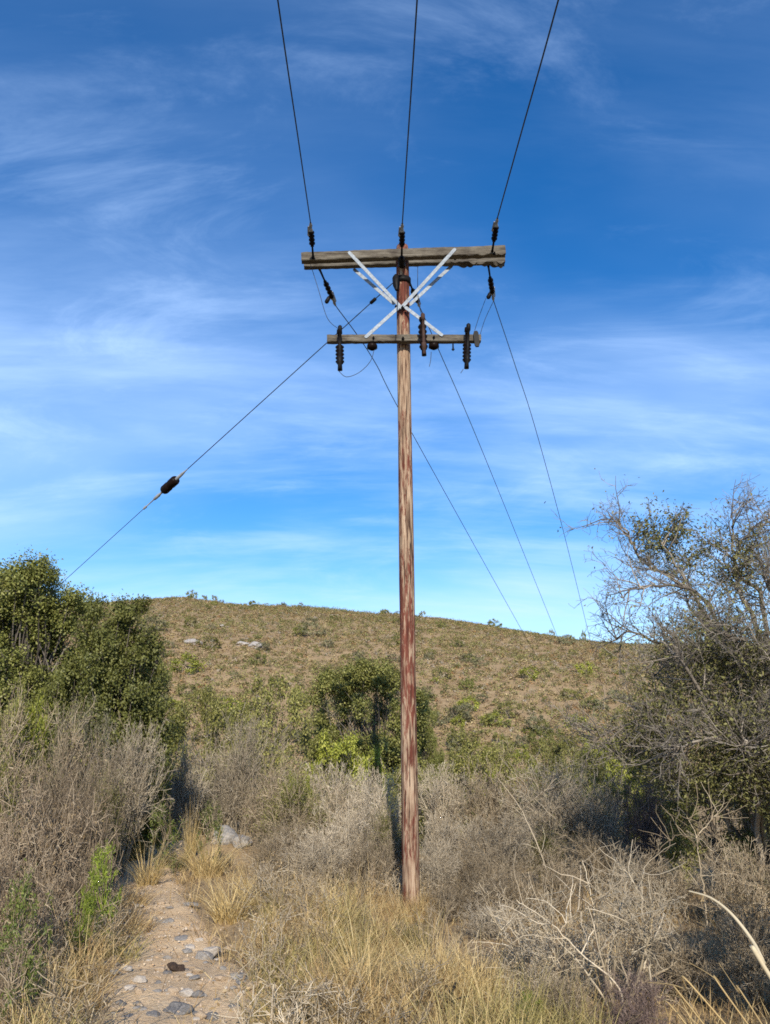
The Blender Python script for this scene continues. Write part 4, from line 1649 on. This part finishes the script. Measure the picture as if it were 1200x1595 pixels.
stone('stone', 457, 1525, 26, 'stone_pale', 'pale stone in the straw grass below the pole', flat=.45)
stone('stone', 580, 1475, 34, 'stone_grey', 'grey stone in the grass left of the pole foot', flat=.45)
stone('dung', 272, 1517, 26, 'dung', 'dark brown clod of dung on the path', flat=.6, cat='dung', sink=.2, rough=.75)
for k in range(230):
    v = RG.uniform(1390, 1594) if k < 70 else RG.uniform(1480, 1597)
    q = hit(600, v)
    cx, hw = path_at(q.y)
    uu = 600 + FPX * (cx + RG.uniform(-1, 1) * hw * 1.15) / depth_of(q)
    stone('pebble', uu, v, RG.choice([7, 9, 11, 14, 18, 22]) * RG.uniform(.8, 1.2) * (1 if v > 1480 else .7), RG.choice(['stone_grey', 'stone_tan', 'stone_tan', 'stone_tan', 'stone_tan', 'stone_pale', 'stone_dark']), 'small stone strewn on the footpath', 'small stones strewn on the footpath', flat=RG.uniform(.35, .65), sink=RG.uniform(.0, .22))


def gravel():
    rs = np.random.RandomState(4)
    bm = bmesh.new()
    bmesh.ops.create_icosphere(bm, subdivisions=1, radius=1)
    v0 = np.array([tuple(v.co) for v in bm.verts])
    f0 = np.array([[v.index for v in f.verts] for f in bm.faces])
    bm.free()
    V, Q = [], []
    for k in range(1100):
        y = rs.uniform(4.0, 15)
        cx, hw = path_at(y)
        x = cx + rs.normal() * hw * .7
        s = rs.uniform(.005, .016)
        V.append(v0 * s * rs.uniform(.6, 1.2, (1, 3)) * rs.uniform(.8, 1.15, (len(v0), 1)) + np.array([x, y, ground(x, y) + .015]))
        Q.append(f0 + k * len(v0))
    me = quads_mesh('gravel', np.concatenate(V), np.concatenate(Q), False, 3)
    m = mat_island('gravel', S((.2, .15, .1), (.42, .3, .19), (.34, .3, .26), (.52, .42, .3)), .9, 0, .2, 0)
    tag(link('gravel', me, m), 'fine gravel scattered over the footpath', 'gravel', kind='stuff')


gravel()


# ------------------------------------------------------------------ the hill
def hill_scrub():
    rs = np.random.RandomState(12)
    cols = np.array([(.27, .2, .09), (.32, .25, .135), (.23, .17, .08), (.16, .15, .05), (.2, .185, .07), (.2, .135, .075), (.27, .23, .175), (.25, .14, .06), (.09, .095, .035)])
    wts = np.array([.18, .12, .13, .17, .12, .1, .05, .025, .105])
    P, Rr, Hh, C = [], [], [], []
    while len(P) < 42000:
        y = 44 + 152 * rs.random_sample() ** .75
        x = rs.uniform(-1, 1) * (.66 * y + 14)
        w = wts.copy()
        nz = mnoise.noise((x * .05, y * .05, 2))
        w[3:5] *= math.exp(2.2 * nz + max(0, (85 - y) / 40))
        w[6] *= math.exp(2 * mnoise.noise((x * .08, y * .08, 9)))
        k = rs.choice(9, p=w / w.sum())
        woody = k in (3, 4, 5, 8)
        r = rs.uniform(.28, .6) * (1.4 if woody else 1)
        P.append((x, y, ground(x, y)))
        Rr.append(r)
        Hh.append(r * rs.uniform(.7, 1.2))
        C.append(cols[k] * rs.uniform(.85, 1.15))
    P, Rr, Hh, C = np.array(P), np.array(Rr), np.array(Hh), np.array(C)
    m = 24
    n = len(P)
    d = rs.normal(size=(n, m, 3))
    d /= np.linalg.norm(d, axis=2, keepdims=True)
    d[:, :, 2] = np.abs(d[:, :, 2])
    rad = rs.uniform(.35, 1.0, (n, m, 1))
    pos = P[:, None, :] + d * rad * np.stack([Rr, Rr, Hh], 1)[:, None, :]
    pos = pos.reshape(-1, 3)
    out = d.reshape(-1, 3)
    V, Q = leaf_arrays(rs, pos, .1, .25, .7, .3, out, .9)
    me = quads_mesh('hill_scrub', V, Q)
    ca = me.color_attributes.new('tint', 'FLOAT_COLOR', 'POINT')
    cc = np.repeat(C, m, 0) * rs.uniform(.8, 1.2, (n * m, 1))
    cc = np.concatenate([cc, np.ones((n * m, 1))], 1)
    ca.data.foreach_set('color', np.repeat(cc, 4, 0).astype(np.float32).ravel())
    tag(link('hill_scrub', me, M['scrub']), 'low ochre scrub and dry grass clothing the far hillside', 'scrub', kind='stuff')


hill_scrub()
HLAB = {'hill_leaf_olive': 'olive green shrub dotting the far ochre hillside', 'hill_leaf_grey': 'grey-green shrub dotting the far ochre hillside', 'hill_leaf_dark': 'dark shrub dotting the far ochre hillside',
        'hill_leaf_rust': 'rusty brown shrub dotting the far ochre hillside', 'hill_leaf_lime': 'yellow-green shrub dotting the far ochre hillside'}


def hill_plant(kind, p, w, h, label, group=None):
    o, H, W = use(kind)
    o.location = p - Vector((0, 0, .1))
    o.rotation_euler = (0, 0, RG.uniform(0, 6.28))
    o.scale = (w / W, w / W, h / H)
    if group is None and 'group' in o:
        del o['group']
    tag(o, label, 'shrub', group)


def crest_plant(kind, u, w, h, label, dy=0):
    best = max((at(u, 0, y) for y in (178, 181, 184)), key=lambda p: ground(p.x * 1, p.y))
    x = at(u, 960, 182 + dy).x
    hill_plant(kind, Vector((x, 182 + dy, ground(x, 182 + dy))), w, h, label)


crest_plant('hill_leaf_dark', 297, 2.6, 2.3, 'dark bush standing up on the highest point of the hill crest')
crest_plant('hill_leaf_dark', 770, 3.2, 2.0, 'dark bush on the hill crest where it starts to drop to the right')
crest_plant('hill_leaf_grey', 857, 1.7, 2.2, 'small grey bush on the hill crest under the middle power line')
crest_plant('hill_leaf_dark', 906, 1.5, 2.6, 'narrow dark bush on the low crest beside the outermost power line')
crest_plant('hill_leaf_dark', 395, 2.2, 1.3, 'low dark bush on the crest right of its highest point')
for k in range(34):
    x = at(RG.uniform(190, 1060), 960, 183).x
    y = RG.uniform(181, 186)
    w = RG.uniform(.8, 2.0)
    hill_plant(RG.choice(['hill_leaf_olive', 'hill_leaf_grey', 'hill_leaf_dark']), Vector((x, y, ground(x, y))), w, w * RG.uniform(.5, .9), 'small shrub on the skyline of the hill', 'small shrubs along the skyline of the hill')
for u, v, w, kind, lab in ((487, 992, 3.6, 'hill_leaf_grey', 'large grey-green shrub alone high on the slope left of the pole'), (235, 985, 3.8, 'hill_leaf_grey', 'broad grey shrub high on the slope beside the left trees'),
                           (300, 978, 2.6, 'hill_leaf_olive', 'olive shrub just above the pale rocks on the slope'), (327, 1012, 3.0, 'hill_leaf_olive', 'olive shrub at the right foot of the biggest pale outcrop'),
                           (290, 1048, 3.6, 'hill_leaf_lime', 'yellow-green shrub on the slope below the biggest pale outcrop'), (510, 1008, 2.0, 'hill_leaf_grey', 'small grey-green shrub below the large grey-green one'),
                           (712, 1008, 1.8, 'hill_leaf_dark', 'dark shrub high on the slope right of the pole'), (825, 1058, 2.6, 'hill_leaf_lime', 'yellow-green shrub midway up the slope right of the pole'),
                           (900, 1135, 2.2, 'hill_leaf_lime', 'green cushion shrub low on the slope left of the thorn tree')):
    p = hit(u, v, 40)
    hill_plant(kind, p, w, w * .6, lab)
n = 0
while n < 270:
    u, v = RG.uniform(-60, 1260), 935 + 240 * RG.random() ** .7
    p = hit(u, v, 40)
    if p is None or p.y > 190:
        continue
    kind = RG.choices(list(HLAB), [.38, .24, .2, .04, .14])[0]
    w = RG.uniform(.8, 2.5)
    hill_plant(kind, p, w, w * RG.uniform(.5, .75), HLAB[kind], HLAB[kind].replace('shrub', 'shrubs'))
    n += 1
n = 0
while n < 75:
    y = RG.uniform(30, 58)
    x = RG.uniform(-1, 1) * (.62 * y + 4)
    kind = RG.choices(['hill_leaf_olive', 'hill_leaf_lime', 'hill_leaf_grey', 'hill_leaf_rust', 'hill_leaf_dark'], [.4, .25, .2, .05, .1])[0]
    w = RG.uniform(1.6, 3.2)
    hill_plant(kind, Vector((x, y, ground(x, y))), w, w * RG.uniform(.5, .7), 'leafy shrub in the green belt along the valley floor', 'leafy shrubs of the green belt along the valley floor')
    n += 1
for k in range(26):
    y = RG.uniform(23, 36)
    x = RG.uniform(-1, 1) * (.6 * y + 2)
    o, H, W = use(RG.choice(['grey', 'grey', 'mixed']))
    z = ground(x, y)
    o.location = (x, y, z - .03)
    o.rotation_euler = (0, 0, RG.uniform(0, 6.28))
    w = RG.uniform(1.5, 2.6)
    o.scale = (w / W, w / W, w * RG.uniform(.45, .6) / H)
    tag(o, 'bare grey shrub in the thicket behind the nearer ones', 'shrub', 'bare grey shrubs in the thicket behind the nearer ones')
for u, v, w, lab in ((303, 1003, 3.0, 'biggest pale rock outcrop high on the hillside left of the pole'), (346, 976, 1.3, 'small pale rock above the biggest outcrop on the hillside'),
                     (376, 1005, 1.9, 'pale rock right of the biggest outcrop on the hillside'), (399, 1008, 2.6, 'pale rock at the right end of the outcrops on the hillside'),
                     (331, 1000, 1.2, 'pale rock between the biggest outcrop and its right neighbour')):
    p = hit(u, v, 60)
    o = link('outcrop', rock_mesh(RG.randint(1, 999), .55, 3, .6), M['outcrop'])
    o.location = p + Vector((0, 0, .1))
    o.rotation_euler = (.1, .1, RG.uniform(0, 3))
    o.scale = (w / 2, w / 2.6, w / 2.4)
    tag(o, lab, 'rock')
for L in PROTO.values():
    for e in L:
        if not e[3]:
            for ch in list(e[0].children):
                bpy.data.objects.remove(ch)
            bpy.data.objects.remove(e[0])
